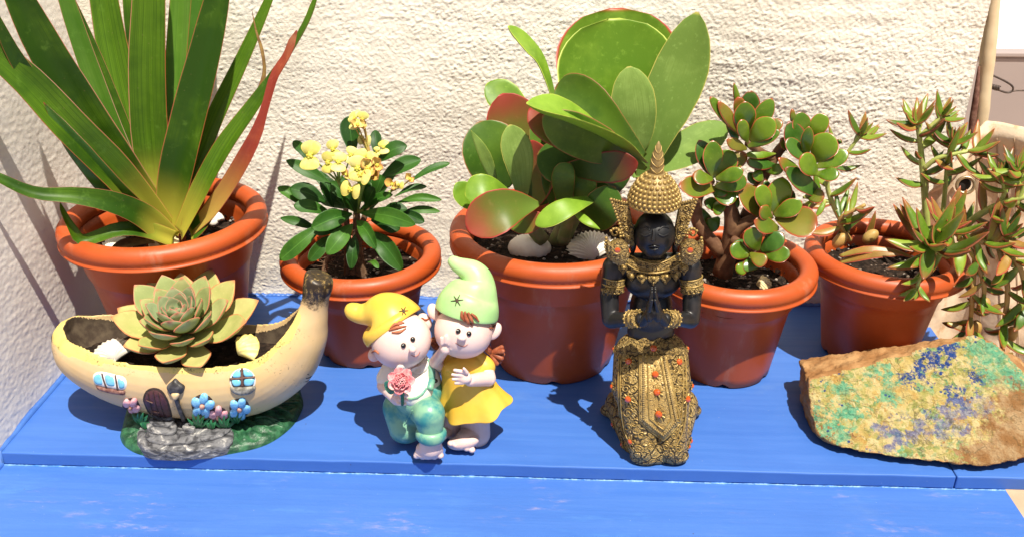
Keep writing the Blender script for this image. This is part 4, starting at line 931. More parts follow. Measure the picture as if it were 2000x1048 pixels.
patch('lamp_glass', [(337, 763), (353, 763), (349, 775), (341, 775)], HB, .0062, simple('lamp_glass', (.55, .40, .22), None, .4), lp, n=14)
strip('lamp_post', [(345, 774), (350, 790), (357, 808), (363, 824), (368, 838)], [9, 8.5, 9, 10, 13], HB, .005, M_iron, bn, 20)
M_fb = simple('petal_blue', (.13, .40, .66), (.30, .58, .76), .4, .4, ns=300); M_fp = simple('petal_pink', (.60, .24, .27), (.74, .46, .46), .4, .4, ns=300)
M_fc = simple('flower_centre', (.62, .25, .14), (.7, .4, .3), .5, ns=300)
M_gl = simple('glossy_green', (.012, .10, .035), (.04, .22, .08), .35, .5, ns=160)
def relief_flower(cx, cy, r, m, ks=range(5), ph=0):
    bk = patch('flower', ell(cx, cy, r*.96, r*.92), HB, .0008, M_dk, bn, n=20)
    for q in ks:
        a = R(q*72-90+ph); px, py = cx+math.cos(a)*r*.58, cy+math.sin(a)*r*.58
        patch('petal', ell(px, py, r*.44, r*.37, math.degrees(a)), HB, .0034, m, bk, n=16)
    patch('flower_centre', ell(cx, cy, r*.24, r*.22), HB, .0042, M_fc, bk, n=12)
relief_flower(396, 790, 24, M_fb, ph=10); relief_flower(468, 796, 22, M_fb, ph=20); relief_flower(427, 811, 20, M_fp, ph=0); relief_flower(256, 793, 19, M_fp, (0, 1, 2, 4), ph=30)

# grassy mound the house stands on
gm = [gz(x, y) for x, y in ((238, 838), (236, 858), (250, 876), (285, 890), (360, 897), (450, 886), (520, 868), (568, 835), (590, 800), (590, 775))]
gm += [V((-.30, .915, 0)), V((-.36, .925, 0)), V((-.44, .905, 0)), V((-.475, .87, 0))]
Q = [V(q) for q in smoothpts([tuple(p) for p in gm], 120, True)]
cx = V((-.375, .835, 0)); nr = 34; v = []; f = []
for i in range(nr+1):
    s = 1-i/nr
    for q in Q:
        p = cx+(q-cx)*s; e = 1-s; z = .0055*min(1, e/.03)**.6+.0075*(1-(1-min(1, e/.5))**2.2)
        a = math.atan2(p.y-cx.y, p.x-cx.x)
        z += (.0030*math.sin(a*42+6*mn.noise(p*40))*min(1, e*6)+.0016*mn.noise(p*150))*(1 if e > .02 else 0)
        v.append(V((p.x, p.y, max(0.0004, z) if i else .0003)))
n = len(Q)
for i in range(nr):
    for j in range(n): a = i*n+j; b = i*n+(j+1) % n; f.append((a, b, b+n, a+n))
M_mound = simple('painted_grass', (.008, .045, .020), (.035, .14, .06), .42, .45, ns=110, bump=.6, bs=160, bd=.002)
mound = mobj('grass_base', v, f, M_mound, bn); GB = bvh_of(mound)
mb = MB(); q = random.Random(3)
for i in range(330):                                       # moulded blades combed outward
    a = q.uniform(-PI, PI); rr_ = q.uniform(.45, .93); d = V((math.cos(a), math.sin(a), 0))
    j = int(((a+PI)/(2*PI))*0); e = min(Q, key=lambda w: (w-cx).normalized().dot(d)*-1); p = cx+(e-cx)*rr_
    if p.y < .835 and -.45 < p.x < -.315: continue
    if p.y > .87: continue
    d2 = ((e-cx).normalized()+V((q.uniform(-.4, .4), q.uniform(-.4, .4), 0))).normalized(); P = []
    for s in range(5):
        w = p+d2*(.018*(s-2)/2); h_ = GB.ray_cast(w+V((0, 0, .2)), V((0, 0, -1)))
        if h_[0]: P.append(h_[0]+V((0, 0, .0004+.0007*math.sin(s*.78))))
    if len(P) == 5: mb.add(*tube_vf(P, [.0003, .0011, .0014, .0011, .0003], 5))
g_ = mb.build('grass_blade', M_mound, bn); g_['kind'] = 'stuff'
# stone path and steps
k = NT('painted_stone'); vec = k.coord(); nz = k.noise(k.coord(scale=(1, 1, 2.5)), 70, 5, .65, .8)
col = k.mix(k.ramp(nz, .38, .56), (.035, .035, .04), (.15, .15, .16)); col = k.mix(k.ramp(nz, .56, .66, 0, .85), col, (.50, .48, .45))
M_stone = k.done(k.pbsdf(col, .6, .35, k.bump(nz, .7, .004)))
def slab(name, poly, z0, z1, par, bev=.002, ins=.92):
    Q = [V(p) for p in smoothpts([tuple(gz(x, y, z0)) for x, y in poly], 44, True)]; c = sum(Q, V((0, 0, 0)))/len(Q); v = []; f = []; n = len(Q)
    levels = [(1.0, z0), (1.02, z0+(z1-z0)*.45), (1.0, z1-bev*.6), (.965, z1), (.6, z1+.0006), (.25, z1)]
    for s, z in levels:
        for p in Q:
            w = c+(p-c)*s; w.z = z; w += V((mn.noise(w*80), mn.noise(w*80+V((5, 0, 0))), .7*mn.noise(w*120)))*.0013; w.z = max(w.z, .0005); v.append(w)
    for i in range(len(levels)-1):
        for j in range(n): a = i*n+j; b = i*n+(j+1) % n; f.append((a, b, b+n, a+n))
    f.append(tuple(range((len(levels)-1)*n, len(levels)*n)))
    return mobj(name, v, f, M_stone, par)
pth = slab('path', [(272, 868), (285, 892), (330, 899), (390, 897), (440, 888), (458, 872), (450, 850), (400, 838), (320, 838), (282, 848)], .0, .0135, bn)
slab('step', [(286, 852), (300, 866), (340, 870), (400, 863), (440, 850), (446, 834), (400, 824), (320, 822), (292, 836)], .0135, .0175, pth)
slab('step', [(288, 836), (300, 848), (332, 851), (346, 842), (340, 822), (310, 816), (292, 822)], .0175, .0215, pth)
slab('step', [(290, 822), (304, 832), (330, 834), (341, 824), (334, 810), (306, 806), (293, 811)], .0215, .0252, pth)
slab('step', [(291, 809), (304, 818), (330, 821), (340, 813), (332, 802), (306, 798)], .0252, .0285, pth)
slab('lamp_foot', [(358, 838), (362, 846), (376, 847), (382, 840), (378, 832), (364, 831)], .0175, .0225, pth)
GH = bvh_of(hull, mound, pth)
for cx_, cy_, n_, L in ((390, 834, 7, 30), (415, 838, 5, 24), (440, 836, 7, 28), (462, 826, 4, 26), (277, 828, 6, 26), (284, 836, 4, 20)):
    tf = thing if False else None
    for q_ in range(n_):
        a = R(-90+(q_-(n_-1)/2)*24); b0, _ = hit(GH, cx_, cy_); 
        tip, nn = hit(HB, cx_+math.cos(a)*L, cy_+math.sin(a)*L*1.1)
        md_ = b0.lerp(tip, .5)+V((0, -.0045, .001))
        leaf(bn, [b0+V((0, -.001, 0)), md_, tip+V((0, -.0035, 0))], .0042, M_gl, N=V((0, -.9, .4)), thick=.0018, prof='lance', n=8, mx=5, fold=.3, name='grass_leaf')

# ---- echeveria
M_ech = leaf_mat('echeveria_leaf', (.31, .37, .14), (.42, .44, .18), (.47, .15, .09), .11, rough=.5, spec=.3, trans=.10, ns=40, tip=(.46, .20, .10), tipstart=.90)
M_echi = leaf_mat('echeveria_leaf_inner', (.26, .36, .18), (.37, .43, .23), (.44, .15, .11), .11, rough=.5, spec=.3, trans=.10, ns=40, tip=(.42, .16, .11), tipstart=.86)
M_echo = leaf_mat('echeveria_leaf_outer', (.36, .38, .12), (.46, .43, .16), (.48, .17, .07), .12, rough=.5, spec=.3, trans=.10, ns=40, tip=(.46, .24, .10), tipstart=.88)
EC = at(364, 662, .845)
t = thing('echeveria', 'pale green rosette succulent with pink leaf tips in the banana planter', 'plant', EC)
ax = V((.02, -.30, .95)).normalized(); ea = V((1, 0, 0)); ea = (ea-ax*ea.dot(ax)).normalized(); eb = ax.cross(ea); q = random.Random(12)
NE = 46
for i in range(NE):
    s = i/(NE-1); ph = i*2.39996+.5; el = R(12+66*s**.9+q.uniform(-4, 4)); L = (.065*(1-s)**.72+.014)*q.uniform(.93, 1.06)
    d = ea*math.cos(ph)+eb*math.sin(ph); dirv = d*math.cos(el)+ax*math.sin(el)
    if d.y < -.3 and s < .4: L *= .80
    b0 = EC+ax*(.004+.030*s)+d*(.006*(1-s)); w = L*(.53 if s < .7 else .58)
    nrm = (ax*math.cos(el)-d*math.sin(el)); mid = b0+dirv*L*.55-nrm*L*.07; tip = b0+dirv*L+nrm*L*.03
    leaf(t, [b0, mid, tip], w, M_echo if s < .28 else M_echi if s > .6 else M_ech, N=nrm, cup=.30, thick=.0055*(1-.6*s), prof='spat', n=13, mx=8)
stem('stem', [EC+ax*-.006, EC+ax*.015, EC+ax*.03], [.009, .009, .006], M_seds, t, 6, 10)

# ---- shells
def shell_mat(name, a, b, rough=.5):
    k = NT(name); vec = k.coord(); return k.done(k.pbsdf(k.mix(k.ramp(k.noise(vec, 60, 4), .4, .7), a, b), rough, .4, k.bump(k.noise(vec, 300, 3), .2, .0005)))
M_shw = shell_mat('shell_white', (.80, .76, .68), (.70, .64, .54)); M_shc = shell_mat('shell_cream', (.72, .58, .30), (.78, .68, .44)); M_shy = shell_mat('shell_yellow', (.75, .60, .16), (.8, .7, .3))
def shell(c, size, up, fan, m, label, ribs=16, amp=.05, dome=.42, wide=78):
    """a ribbed half shell: hinge at c - fan*size/2, dome towards up"""
    up = V(up).normalized(); fan = V(fan); fan = (fan-up*fan.dot(up)).normalized(); sd = up.cross(fan); h0 = V(c)-fan*size*.5
    nu, nv = ribs*6+1, 14; v = []; f = []
    for j in range(nv+1):
        r = j/nv
        for i in range(nu):
            u = -1+2*i/(nu-1); a = R(wide)*u; rr = size*(r)*(1-.10*u*u)*(1+amp*.2*math.cos(u*ribs*PI))
            hgt = size*dome*math.sin(PI*min(1, r*.93)**.62)*math.cos(u*PI/2)**.6 + size*amp*r*math.cos(u*ribs*PI)*.5+.004*size*math.sin(r*40)
            v.append(h0+fan*rr*math.cos(a*.92)*1.0+sd*rr*math.sin(a)*.82+up*hgt)
    for j in range(nv):
        for i in range(nu-1): a = j*nu+i; f.append((a, a+nu, a+nu+1, a+1))
    o = mobj('shell', v, f, m); s_ = o.modifiers.new('t', 'SOLIDIFY'); s_.thickness = .0012
    return tag(o, label, 'shell', 'sea shells on the soil of the planters')
def pz(p, i): return p[2]-i
shell(gz(226, 484, .163), .030, (-.1, -.55, .8), (-.1, .5, 1), M_shw, 'small white ribbed shell in the corner pot, left of the cream shell', 14, .07)
shell(gz(320, 482, .163), .036, (.1, -.4, .9), (.7, .5, .2), M_shc, 'cream banded shell in the corner pot at the foot of the sword leaves', 10, .06)
sc_ = gz(1034, 484, .156); v, f = sphere_vf((0, 0, 0), 1, None, 40, 26)
v = [V((p.x*.0255*(1-.10*abs(p.y)), p.y*.019*(1+.15*p.x), p.z*.0165))*(1+.012*math.sin(p.x*34)) + sc_ for p in v]
tag(mobj('shell', v, f, M_shw), 'smooth round white shell in the largest pot', 'shell', 'sea shells on the soil of the planters')
shell(gz(1152, 482, .158), .042, (-.1, -.45, .88), (-.2, 1, .3), M_shw, 'ribbed white scallop shell beside the smooth shell in the largest pot', 18, .06)
shell(gz(218, 686, .096), .032, (.0, -.35, .93), (-.5, .8, .2), M_shw, 'white scalloped shell in the banana planter, left of the rosette', 13, .04)
shell(gz(484, 676, .108), .026, (-.2, -.5, .8), (.7, .6, .4), M_shy, 'small yellow shell piece in the banana planter, right of the rosette', 7, .07)
shell(gz(1492, 556, .114), .018, (0, -.5, .8), (1, -.3, .2), M_shc, 'tiny tan shell in the jade plant pot', 9, .07)
# spiral snail shell in pot 1
P = []; rr = []
c0 = gz(424, 436, .166)
for i in range(50):
    a = i*.42; s = 1-i/50; P.append(c0+V((math.cos(a)*.0055*s-.010*(1-s), -.002+math.sin(a)*.0055*s*.6, .004+math.sin(a)*.0055*s+.010*(1-s)))); rr.append(.0048*s+.0004)
tag(mobj('snail_shell', *tube_vf(P, rr, 10), M_shw), 'little spiral snail shell on the soil right of the sword leaves', 'shell', 'sea shells on the soil of the planters')

# ---- mineral rock
rk = thing('mineral_rock', 'slab of tan rock crusted with green and blue minerals', 'rock', (.41, .85, 0))
front = [at(*p) for p in ((1597, 852, .818), (1640, 872, .804), (1700, 886, .793), (1775, 898, .785), (1850, 906, .780), (1925, 908, .778), (1985, 898, .782), (2060, 870, .80), (2075, 800, .835), (2010, 740, .865), (1965, 690, .885), (1940, 668, .895), (1900, 656, .90), (1868, 668, .898), (1830, 684, .893), (1750, 710, .882), (1660, 727, .875), (1580, 742, .867), (1578, 770, .856), (1586, 810, .838))]
back = [at(1562, 703, .925), at(1640, 702, .94), at(1740, 697, .95), at(1830, 682, .96), at(1575, 760, .905), at(1900, 660, .97)]
low = [V((p.x*.99+.004, p.y+.026, .0015)) for p in front[:9]]+[V((.62, .93, .002)), V((.50, .965, .002)), V((.33, .95, .002)), V((.300, .90, .002)), V((.298, .87, .002))]
bm = bmesh.new()
for p in front+back+low: bm.verts.new((p.x, p.y, max(.0015, p.z)))
r_ = bmesh.ops.convex_hull(bm, input=bm.verts); 
bmesh.ops.delete(bm, geom=[e for e in r_['geom_interior'] if isinstance(e, bmesh.types.BMVert)], context='VERTS')
bmesh.ops.recalc_face_normals(bm, faces=bm.faces)
k = NT('mineral'); vec = k.coord(); wv_ = k.coord(loc=(.7, .2, .1))
n_a = k.noise(vec, 30, 6, .65, .6); n_b = k.noise(wv_, 75, 6, .7); n_c = k.noise(vec, 210, 5, .7)
wp0 = k.n('VectorMath'); wp0.operation = 'MULTIPLY_ADD'; wn0 = k.n('TexNoise'); wn0.inputs['Scale'].default_value = 70; wn0.inputs['Detail'].default_value = 5; k.l(vec, wn0.inputs['Vector']); k.l(wn0.outputs['Color'], wp0.inputs[0]); wp0.inputs[1].default_value = (.022, .022, .022); k.l(vec, wp0.inputs[2])
def cells(scale):
    nd = k.n('TexVoronoi'); nd.inputs['Scale'].default_value = scale; k.l(wp0.outputs[0], nd.inputs['Vector']); sx = k.n('SeparateColor'); k.l(nd.outputs['Color'], sx.inputs[0]); return sx.outputs[0]
def palette(t):
    r = k.n('ValToRGB'); k.l(t, r.inputs[0]); e = r.color_ramp.elements
    st = [(0, (.34, .11, .02)), (.2, (.40, .20, .04)), (.36, (.46, .34, .11)), (.5, (.58, .47, .24)), (.6, (.40, .33, .10)), (.7, (.20, .24, .06)), (.8, (.13, .36, .20)), (1, (.05, .25, .17))]
    e[0].position, e[0].color = 0, (*st[0][1], 1); e[1].position, e[1].color = 1, (*st[-1][1], 1)
    for p_, c_ in st[1:-1]: q_ = e.new(p_); q_.color = (*c_, 1)
    return r.outputs[0]
reg = k.noise(k.coord(loc=(2.2, 3, 4)), 15, 4, .6, .4)
t1 = k.math('ADD', k.math('MULTIPLY', cells(95), .45), k.math('ADD', k.math('MULTIPLY', reg, .85), -.12))
t2 = k.math('ADD', k.math('MULTIPLY', cells(230), .45), k.math('ADD', k.math('MULTIPLY', reg, .85), -.12))
col = k.mix(k.ramp(n_b, .42, .58, .15, .75), palette(t1), palette(t2))
col = k.mix(k.ramp(n_c, .55, .72, 0, .5), col, (.60, .48, .26))
def blobmask(c, r):
    d = k.n('VectorMath'); d.operation = 'DISTANCE'; k.l(vec, d.inputs[0]); d.inputs[1].default_value = c
    return k.ramp(k.math('ADD', d.outputs['Value'], k.math('MULTIPLY', k.math('SUBTRACT', k.noise(vec, 85, 6, .75), .5), .10)), r*.7, r*1.25, 1, 0)
FP = lambda x, y: front_hit(x, y)
me_ = bpy.data.meshes.new('tmp'); bm.to_mesh(me_); RB0 = BVHTree.FromPolygons([v.co.copy() for v in me_.vertices], [tuple(p.vertices) for p in me_.polygons])
def fh(x, y): return hit(RB0, x, y)[0]
bl = None
for x, y, r in ((1800, 722, .010), (1825, 706, .009), (1850, 684, .010), (1775, 742, .007), (1870, 770, .009), (1905, 735, .007)):
    m_ = blobmask(fh(x, y), r); bl = m_ if bl is None else k.math('MAXIMUM', bl, m_)
col = k.mix(k.math('MULTIPLY', bl, k.ramp(n_c, .36, .52)), col, (.012, .045, .20))
gb = None
for x, y, r in ((1745, 848, .016), (1740, 870, .010), (1780, 845, .009), (1810, 835, .010), (1835, 828, .015), (1860, 808, .012), (1890, 795, .012), (1920, 790, .014), (1870, 835, .010)):
    m_ = blobmask(fh(x, y), r); gb = m_ if gb is None else k.math('MAXIMUM', gb, m_)
col = k.mix(k.math('MULTIPLY', gb, k.ramp(n_b, .36, .56, .15, .8)), col, k.mix(k.ramp(n_c, .4, .62), (.04, .06, .24), (.20, .22, .32)))
gr = None
for x, y, r in ((1935, 690, .022), (1955, 720, .020), (1980, 745, .018), (1920, 665, .012), (1715, 725, .010), (1640, 765, .012), (1630, 840, .016), (1610, 815, .008), (1740, 765, .012), (1660, 795, .010)):
    m_ = blobmask(fh(x, y), r); gr = m_ if gr is None else k.math('MAXIMUM', gr, m_)
col = k.mix(k.math('MULTIPLY', gr, k.ramp(n_b, .34, .58, .2, .9)), col, k.mix(k.ramp(n_c, .38, .6), (.05, .25, .15), (.13, .38, .22)))
spk = k.ramp(k.vor(vec, 120), .22, .14); spm = k.ramp(k.noise(k.coord(loc=(9, 2, 2)), 30, 2), .52, .60)
col = k.mix(k.math('MULTIPLY', spk, spm), col, (.03, .07, .18))
tn = None
for x, y, r in ((1990, 800, .030), (1975, 850, .030), (1930, 890, .022), (1990, 890, .030), (1880, 905, .010), (2040, 840, .05)):
    m_ = blobmask(fh(x, y), r); tn = m_ if tn is None else k.math('MAXIMUM', tn, m_)
tanc = k.mix(k.ramp(k.noise(vec, 36, 6, .7), .4, .62), (.25, .12, .04), (.40, .27, .14))
col = k.mix(tn, col, tanc)
hh = k.math('ADD', k.noise(vec, 60, 6, .7), k.math('MULTIPLY', n_c, .5))
wpv = k.n('VectorMath'); wpv.operation = 'MULTIPLY_ADD'; wpn = k.n('TexNoise'); wpn.inputs['Scale'].default_value = 60; wpn.inputs['Detail'].default_value = 4; k.l(vec, wpn.inputs['Vector']); k.l(wpn.outputs['Color'], wpv.inputs[0]); wpv.inputs[1].default_value = (.02, .02, .02); k.l(vec, wpv.inputs[2])
vn = k.ramp(k.vor(wpv.outputs[0], 62, 'DISTANCE_TO_EDGE'), .05, .0, 0, .65); col = k.mix(k.math('MULTIPLY', vn, k.ramp(n_a, .4, .6)), col, (.07, .06, .025))
cav = k.ramp(k.noise(vec, 130, 6, .75), .40, .30, 0, .75); col = k.mix(cav, col, (.12, .07, .025))
M_min = k.done(k.pbsdf(col, .75, .25, k.bump(hh, 1.0, .008)))
M_tan = simple('tan_stone', (.26, .125, .045), (.40, .23, .10), .8, .2, ns=45, bump=.9, bs=70, bd=.005)
o = bm_obj('stone', bm, [M_min][0], rk)
o.data.materials.append(M_tan)
md = o.modifiers.new('r', 'REMESH'); md.mode = 'VOXEL'; md.voxel_size = .0021
bake(o)
me = o.data; me.materials.clear(); me.materials.append(M_min); me.materials.append(M_tan)
fn = V((0, -.55, .83))
nrm0 = [v.normal.copy() for v in me.vertices]
for v, n_ in zip(me.vertices, nrm0):
    p = v.co
    if p.z < .003: continue
    h_ = .0016*mn.noise(p*30)+.0020*mn.noise(p*85)-.0024*abs(mn.noise(p*130))+.0014*abs(mn.noise(p*190))
    if n_.y > -.25: h_ += .003*(mn.noise(V((p.x*26, p.y*26, p.z*160))))
    v.co = p+n_*h_
for p in me.polygons:
    p.material_index = 0 if (p.normal.dot(fn) > .78 and p.center.y < .935 and RB0.find_nearest(p.center)[1].y < -.30) else 1
o.name = 'stone'
# ================================================================== pair of gnome figurines
k = NT('painted_skin'); vec = k.coord()
M_skin = k.done(k.pbsdf(k.mix(k.ramp(k.noise(vec, 26, 3, .5), .35, .7), (.71, .50, .445), (.75, .57, .51)), .38, .42, k.bump(k.noise(vec, 200, 3), .05, .0005), sss=.12))
M_yel = simple('yellow_glaze', (.67, .385, .035), (.73, .48, .075), .4, .4, ns=22, lo=.3, hi=.7)
M_grn = simple('green_glaze', (.32, .57, .21), (.42, .64, .28), .4, .4, ns=26)
M_teal = simple('teal_glaze', (.035, .22, .22), (.20, .40, .26), .38, .45, ns=48, lo=.38, hi=.62, bump=.15, bs=120)
M_shirt = simple('white_shirt', (.78, .74, .68), (.72, .66, .58), .5, .35, ns=40)
M_hair = simple('hair_brown', (.24, .055, .02), (.40, .13, .06), .5, .4, ns=140, bump=.6, bs=220, bd=.001)
M_blk = simple('eye_black', (.008, .008, .008), None, .25, .5)
M_pink = simple('rose_pink', (.62, .14, .17), (.78, .42, .40), .45, .4, ns=260)
M_lip = simple('smile_line', (.42, .16, .13), None, .6)
GY = .808
def gp_(x, y, d=0.): return at(x, y, GY+d)
def S(x, y, rx, ry=None, rz=None, d=0., roll=0):         # ellipsoid: radii in photo pixels across, up and along the sight line
    c = gp_(x, y, d); u = mpp(c); ry = ry or rx; rz = rz or (rx+ry)/2
    M = Matrix((CR, CU, -CF)).transposed() @ Matrix.Rotation(R(roll), 3, 'Z')
    return sphere_vf(c, (rx*u, ry*u, rz*u), M, 44, 30)
def K(a, b, ra, rb):                                      # tapered limb between two measured points
    p, q = gp_(*a), gp_(*b); return capsule_vf(p, q, ra*mpp(p), rb*mpp(q))
def hat(name, pts, m, par, kd, n=34, seg=32):
    Q = smoothpts(pts, n); P = [gp_(q[0], q[1], q[3]+kd*math.hypot(q[0]-Q[0][0], q[1]-Q[0][1])) for q in Q]; rad = [q[2]*mpp(p) for q, p in zip(Q, P)]
    v, f = tube_vf(P, rad, seg); f = [q for q in f if len(q) == 4]+[tuple(range((n-1)*seg, n*seg))]
    o = mobj(name, v, f, m, par); sd = o.modifiers.new('t', 'SOLIDIFY'); sd.thickness = .003; sd.offset = 1
    su = o.modifiers.new('s', 'SUBSURF'); su.levels = 1; su.render_levels = 1
    return bake(o)
fg = thing('gnome_figurine', 'pair of barefoot gnome children in yellow and green pointed hats', 'figurine', gz(850, 860))
# --- boy
boy = blob('boy', [S(784, 664, 59, 55, 56, -.012, 25), S(732, 691, 13, 15, 10, 0, -30), S(828, 628, 15, 18, 10, .008, 25), S(806, 682, 7.5, 7, 8, -.041),
    K((795, 705, 0), (800, 735, .004), 22, 26), K((770, 725, .002), (752, 752, -.008), 19, 16), K((752, 752, -.008), (776, 778, -.03), 15.5, 13), S(781, 776, 16, 14, 13, -.034)]+[K((x-12, y-1, -.041), (x, y, -.0415), 4.4, 3.7) for x, y in ((792, 763), (795, 771.5), (795, 780), (791, 788))]+[K((772, 768, -.042), (784, 758, -.046), 4.6, 3.6)], .00085, 3, M_skin, fg)
BB = bvh_of(boy)
shirt = blob('shirt', [S(798, 752, 44, 44, 38, .002), K((768, 722, .002), (757, 738, -.003), 24, 22), K((828, 718, .004), (838, 742, .004), 22, 24), S(812, 760, 34, 36, 30, -.014)], .0012, 5, M_shirt, boy)
for pg in ([(800, 722), (818, 712), (834, 692), (840, 705), (832, 724), (815, 730)], [(797, 722), (788, 712), (776, 712), (772, 722), (784, 730)]):
    SB = bvh_of(shirt, boy); patch('collar', pg, SB, .0030, M_shirt, shirt, n=22)
ov = blob('overalls', [S(808, 796, 50, 36, 40, .0), S(815, 778, 44, 34, 40, -.008), K((780, 795, .0), (790, 832, -.008), 33, 31), S(793, 838, 33, 27, 34, -.004), K((828, 795, -.012), (838, 808, -.034), 34, 32), K((838, 808, -.034), (841, 838, -.036), 32, 25), S(852, 760, 14, 26, 24, .004)], .0012, 4, M_teal, boy)
OB = bvh_of(ov, shirt)
strip('strap', [(838, 760), (842, 740), (842, 722), (838, 704)], [15, 15, 14, 12], OB, .0018, M_teal, ov, 18)
patch('button', ell(846, 742, 5, 5), OB, .0052, M_blk, ov, n=12)
mobj('bib_edge', *tube_vf([hit(OB, x, y)[0] for x, y in ((776, 772), (790, 776), (803, 778), (815, 775), (825, 768), (833, 757))], [.0014]*6, 8), M_teal, ov)
cf = gp_(841, 848, -.037); cu_ = [gp_(842, 838, -.036), gp_(842, 842, -.0365), gp_(842, 850, -.037), gp_(842, 854, -.037)]
mobj('trouser_cuff', *tube_vf(cu_, [27*mpp(cf), 30.5*mpp(cf), 30.5*mpp(cf), 27*mpp(cf)], 26), M_teal, ov)
strip('fold', [(790, 828), (800, 812), (806, 800)], [2, 3, 2], bvh_of(ov), .0012, M_teal, ov)
foot = blob('foot', [K((842, 852, -.036), (841, 872, -.036), 21, 22), S(839, 878, 27, 14, 22, -.034), S(836, 884, 27, 12, 16, -.036), K((826, 876, -.036), (852, 874, -.036), 14, 13)]+[S(814+q*11.6, 890-(1.5 if q in (0, 4) else 0), 6.8, 6.5, 9, -.0365) for q in range(5)], .0009, 3, M_skin, boy)
bh = hat('hat', [(770, 640, 58, .000), (765, 633, 58.5, .001), (759, 624, 55, .002), (752, 616, 48, .002), (744, 611, 38, .002), (735, 610, 28, .002), (720, 612, 18, .002), (704, 612, 14, .002), (692, 608, 12.5, .002), (684, 604, 9, .002), (679, 602, 3.5, .002)], M_yel, boy, .00007)
BHB = bvh_of(bh, boy)
def eye(x, y, par, B, r=5.2): p, n_ = hit(B, x, y); e = mobj('eye', *sphere_vf(p, r*mpp(p), None, 14, 10), M_blk, par); q = p+n_*(r*.8*mpp(p))+CU*(r*.35*mpp(p))-CR*(r*.3*mpp(p)); mobj('eye_glint', *sphere_vf(q, r*.2*mpp(p), None, 8, 6), M_white, e)
eye(788, 674, boy, BB); eye(806, 662, boy, BB)
strip('mouth', [(803, 692), (810, 695), (817, 691), (820, 685)], [1.2, 1.8, 1.8, 1.2], BB, .0008, M_lip, boy, 12)
def stitch(cx, cy, B, par, s=9):
    for a, b in (((-s, s*.1), (s, -s*.1)), ((-s*.5, -s*.7), (s*.5, s*.8)), ((-s*.3, s*.9), (s*.45, -s*.9))): strip('stitch', [(cx+a[0], cy+a[1]), (cx, cy), (cx+b[0], cy+b[1])], [1.2, 3.2, 1.2], B, .0014, simple('stitch_brown', (.06, .03, .015), None, .6) if 'stitch_brown' not in bpy.data.materials else bpy.data.materials['stitch_brown'], par, 8)
stitch(788, 607, BHB, bh)
FB = bvh_of(boy, bh)
for ln, w in (([(762, 640), (772, 632), (786, 632)], [3, 7, 2]), ([(761, 645), (775, 640), (794, 637)], [4, 8, 2]), ([(766, 649), (780, 648), (793, 641)], [3, 7, 2]), ([(769, 637), (780, 630), (790, 631)], [3, 6, 2])): strip('fringe', ln, w, FB, .003, M_hair, boy, 12)
for ln in ([(727, 688), (734, 684), (741, 690)], [(823, 621), (831, 624), (838, 621)]): strip('ear_curl', ln, [3, 4.5, 2], FB, .002, M_hair, boy, 8)
# rose the boy holds
rc = gp_(784, 742, -.052)
rs_ = thing('posy', 'pink rose with a green leaf held in the boy gnome\'s fist', 'flower', rc)
q = random.Random(5)
for ring, (n_, rr_, el, L, w) in enumerate(((7, .002, 15, .0125, .0105), (7, .0015, 45, .0105, .0085), (6, .001, 70, .0085, .006), (4, .0, 85, .007, .004))):
    for i in range(n_):
        a = 2*PI*i/n_+ring*.5; d = CR*math.cos(a)+CU*math.sin(a); e = R(el); nn = -CF; dv = d*math.cos(e)+nn*math.sin(e)
        leaf(rs_, [rc+d*rr_, rc+d*rr_+dv*L*.5, rc+d*rr_+dv*L-nn*.001], w, M_pink, N=nn*math.cos(e)-d*math.sin(e), cup=.5, thick=.0014, prof='round', n=9, mx=6, name='petal', wave=.05)
mb = MB()
for i in range(40):
    a = i*2.4; rr_ = .0055*math.sqrt(i/40); p = rc+(CR*math.cos(a)+CU*math.sin(a))*rr_-CF*.005; mb.add(*tube_vf([p, p-CF*.004+CU*.0005*math.sin(i)], [.0006, .0008], 5))
mb.build('stamens', M_pink, rs_)
for x, y, a in ((757, 752, 160), (762, 762, 200)): 
    b0 = gp_(772, 750, -.046); e0 = gp_(x-6, y+2, -.044); leaf(rs_, [b0, b0.lerp(e0, .5)-CF*.002, e0], .011, simple('posy_leaf%d' % x, (.03, .16, .10), (.06, .25, .16), .4, ns=200), N=-CF, cup=.2, thick=.0015, name='leaf', fold=.3, n=10, mx=6)
stem('stalk', [rc-CF*-.001, gp_(786, 762, -.044), gp_(786, 790, -.043)], [.002, .002, .0015], M_gl, rs_, 8, 8)
# --- girl
girl = blob('girl', [S(905, 646, 57, 53, 54, -.002, -12), S(847, 608, 12, 17, 9, .008, 20), S(965, 646, 13, 19, 9, .010, -35), S(902, 660, 9, 6, 8, -.031, -10),
    K((902, 690, .008), (903, 712, .010), 22, 27), K((945, 712, .008), (953, 738, -.004), 17, 16), K((953, 738, -.004), (918, 742, -.026), 15.5, 12), S(905, 735, 17, 13, 10, -.031, -20),
    K((868, 715, .010), (850, 706, -.002), 14, 12), K((850, 706, -.002), (868, 682, -.020), 12, 10), S(870, 676, 12, 15, 9, -.022),
    K((925, 790, .010), (930, 846, .006), 30, 28), K((890, 795, .012), (880, 838, .010), 22, 18)]+[K((*a, -.034), (*b, -.034), 4.2, 3.4) for a, b in (((905, 725), (888, 722)), ((902, 732), (884, 730.5)), ((902, 739), (885, 739)), ((905, 746), (890, 747)))]+[K((912, 727, -.034), (906, 719, -.036), 4.2, 3.2)]+[K((*a, -.026), (*b, -.026), 4.0, 3.3) for a, b in (((863, 670), (862, 659)), ((870, 668), (870, 656)), ((877, 671), (878, 661)), ((882, 680), (886, 673)))], .00085, 3, M_skin, fg)
GB2 = bvh_of(girl)
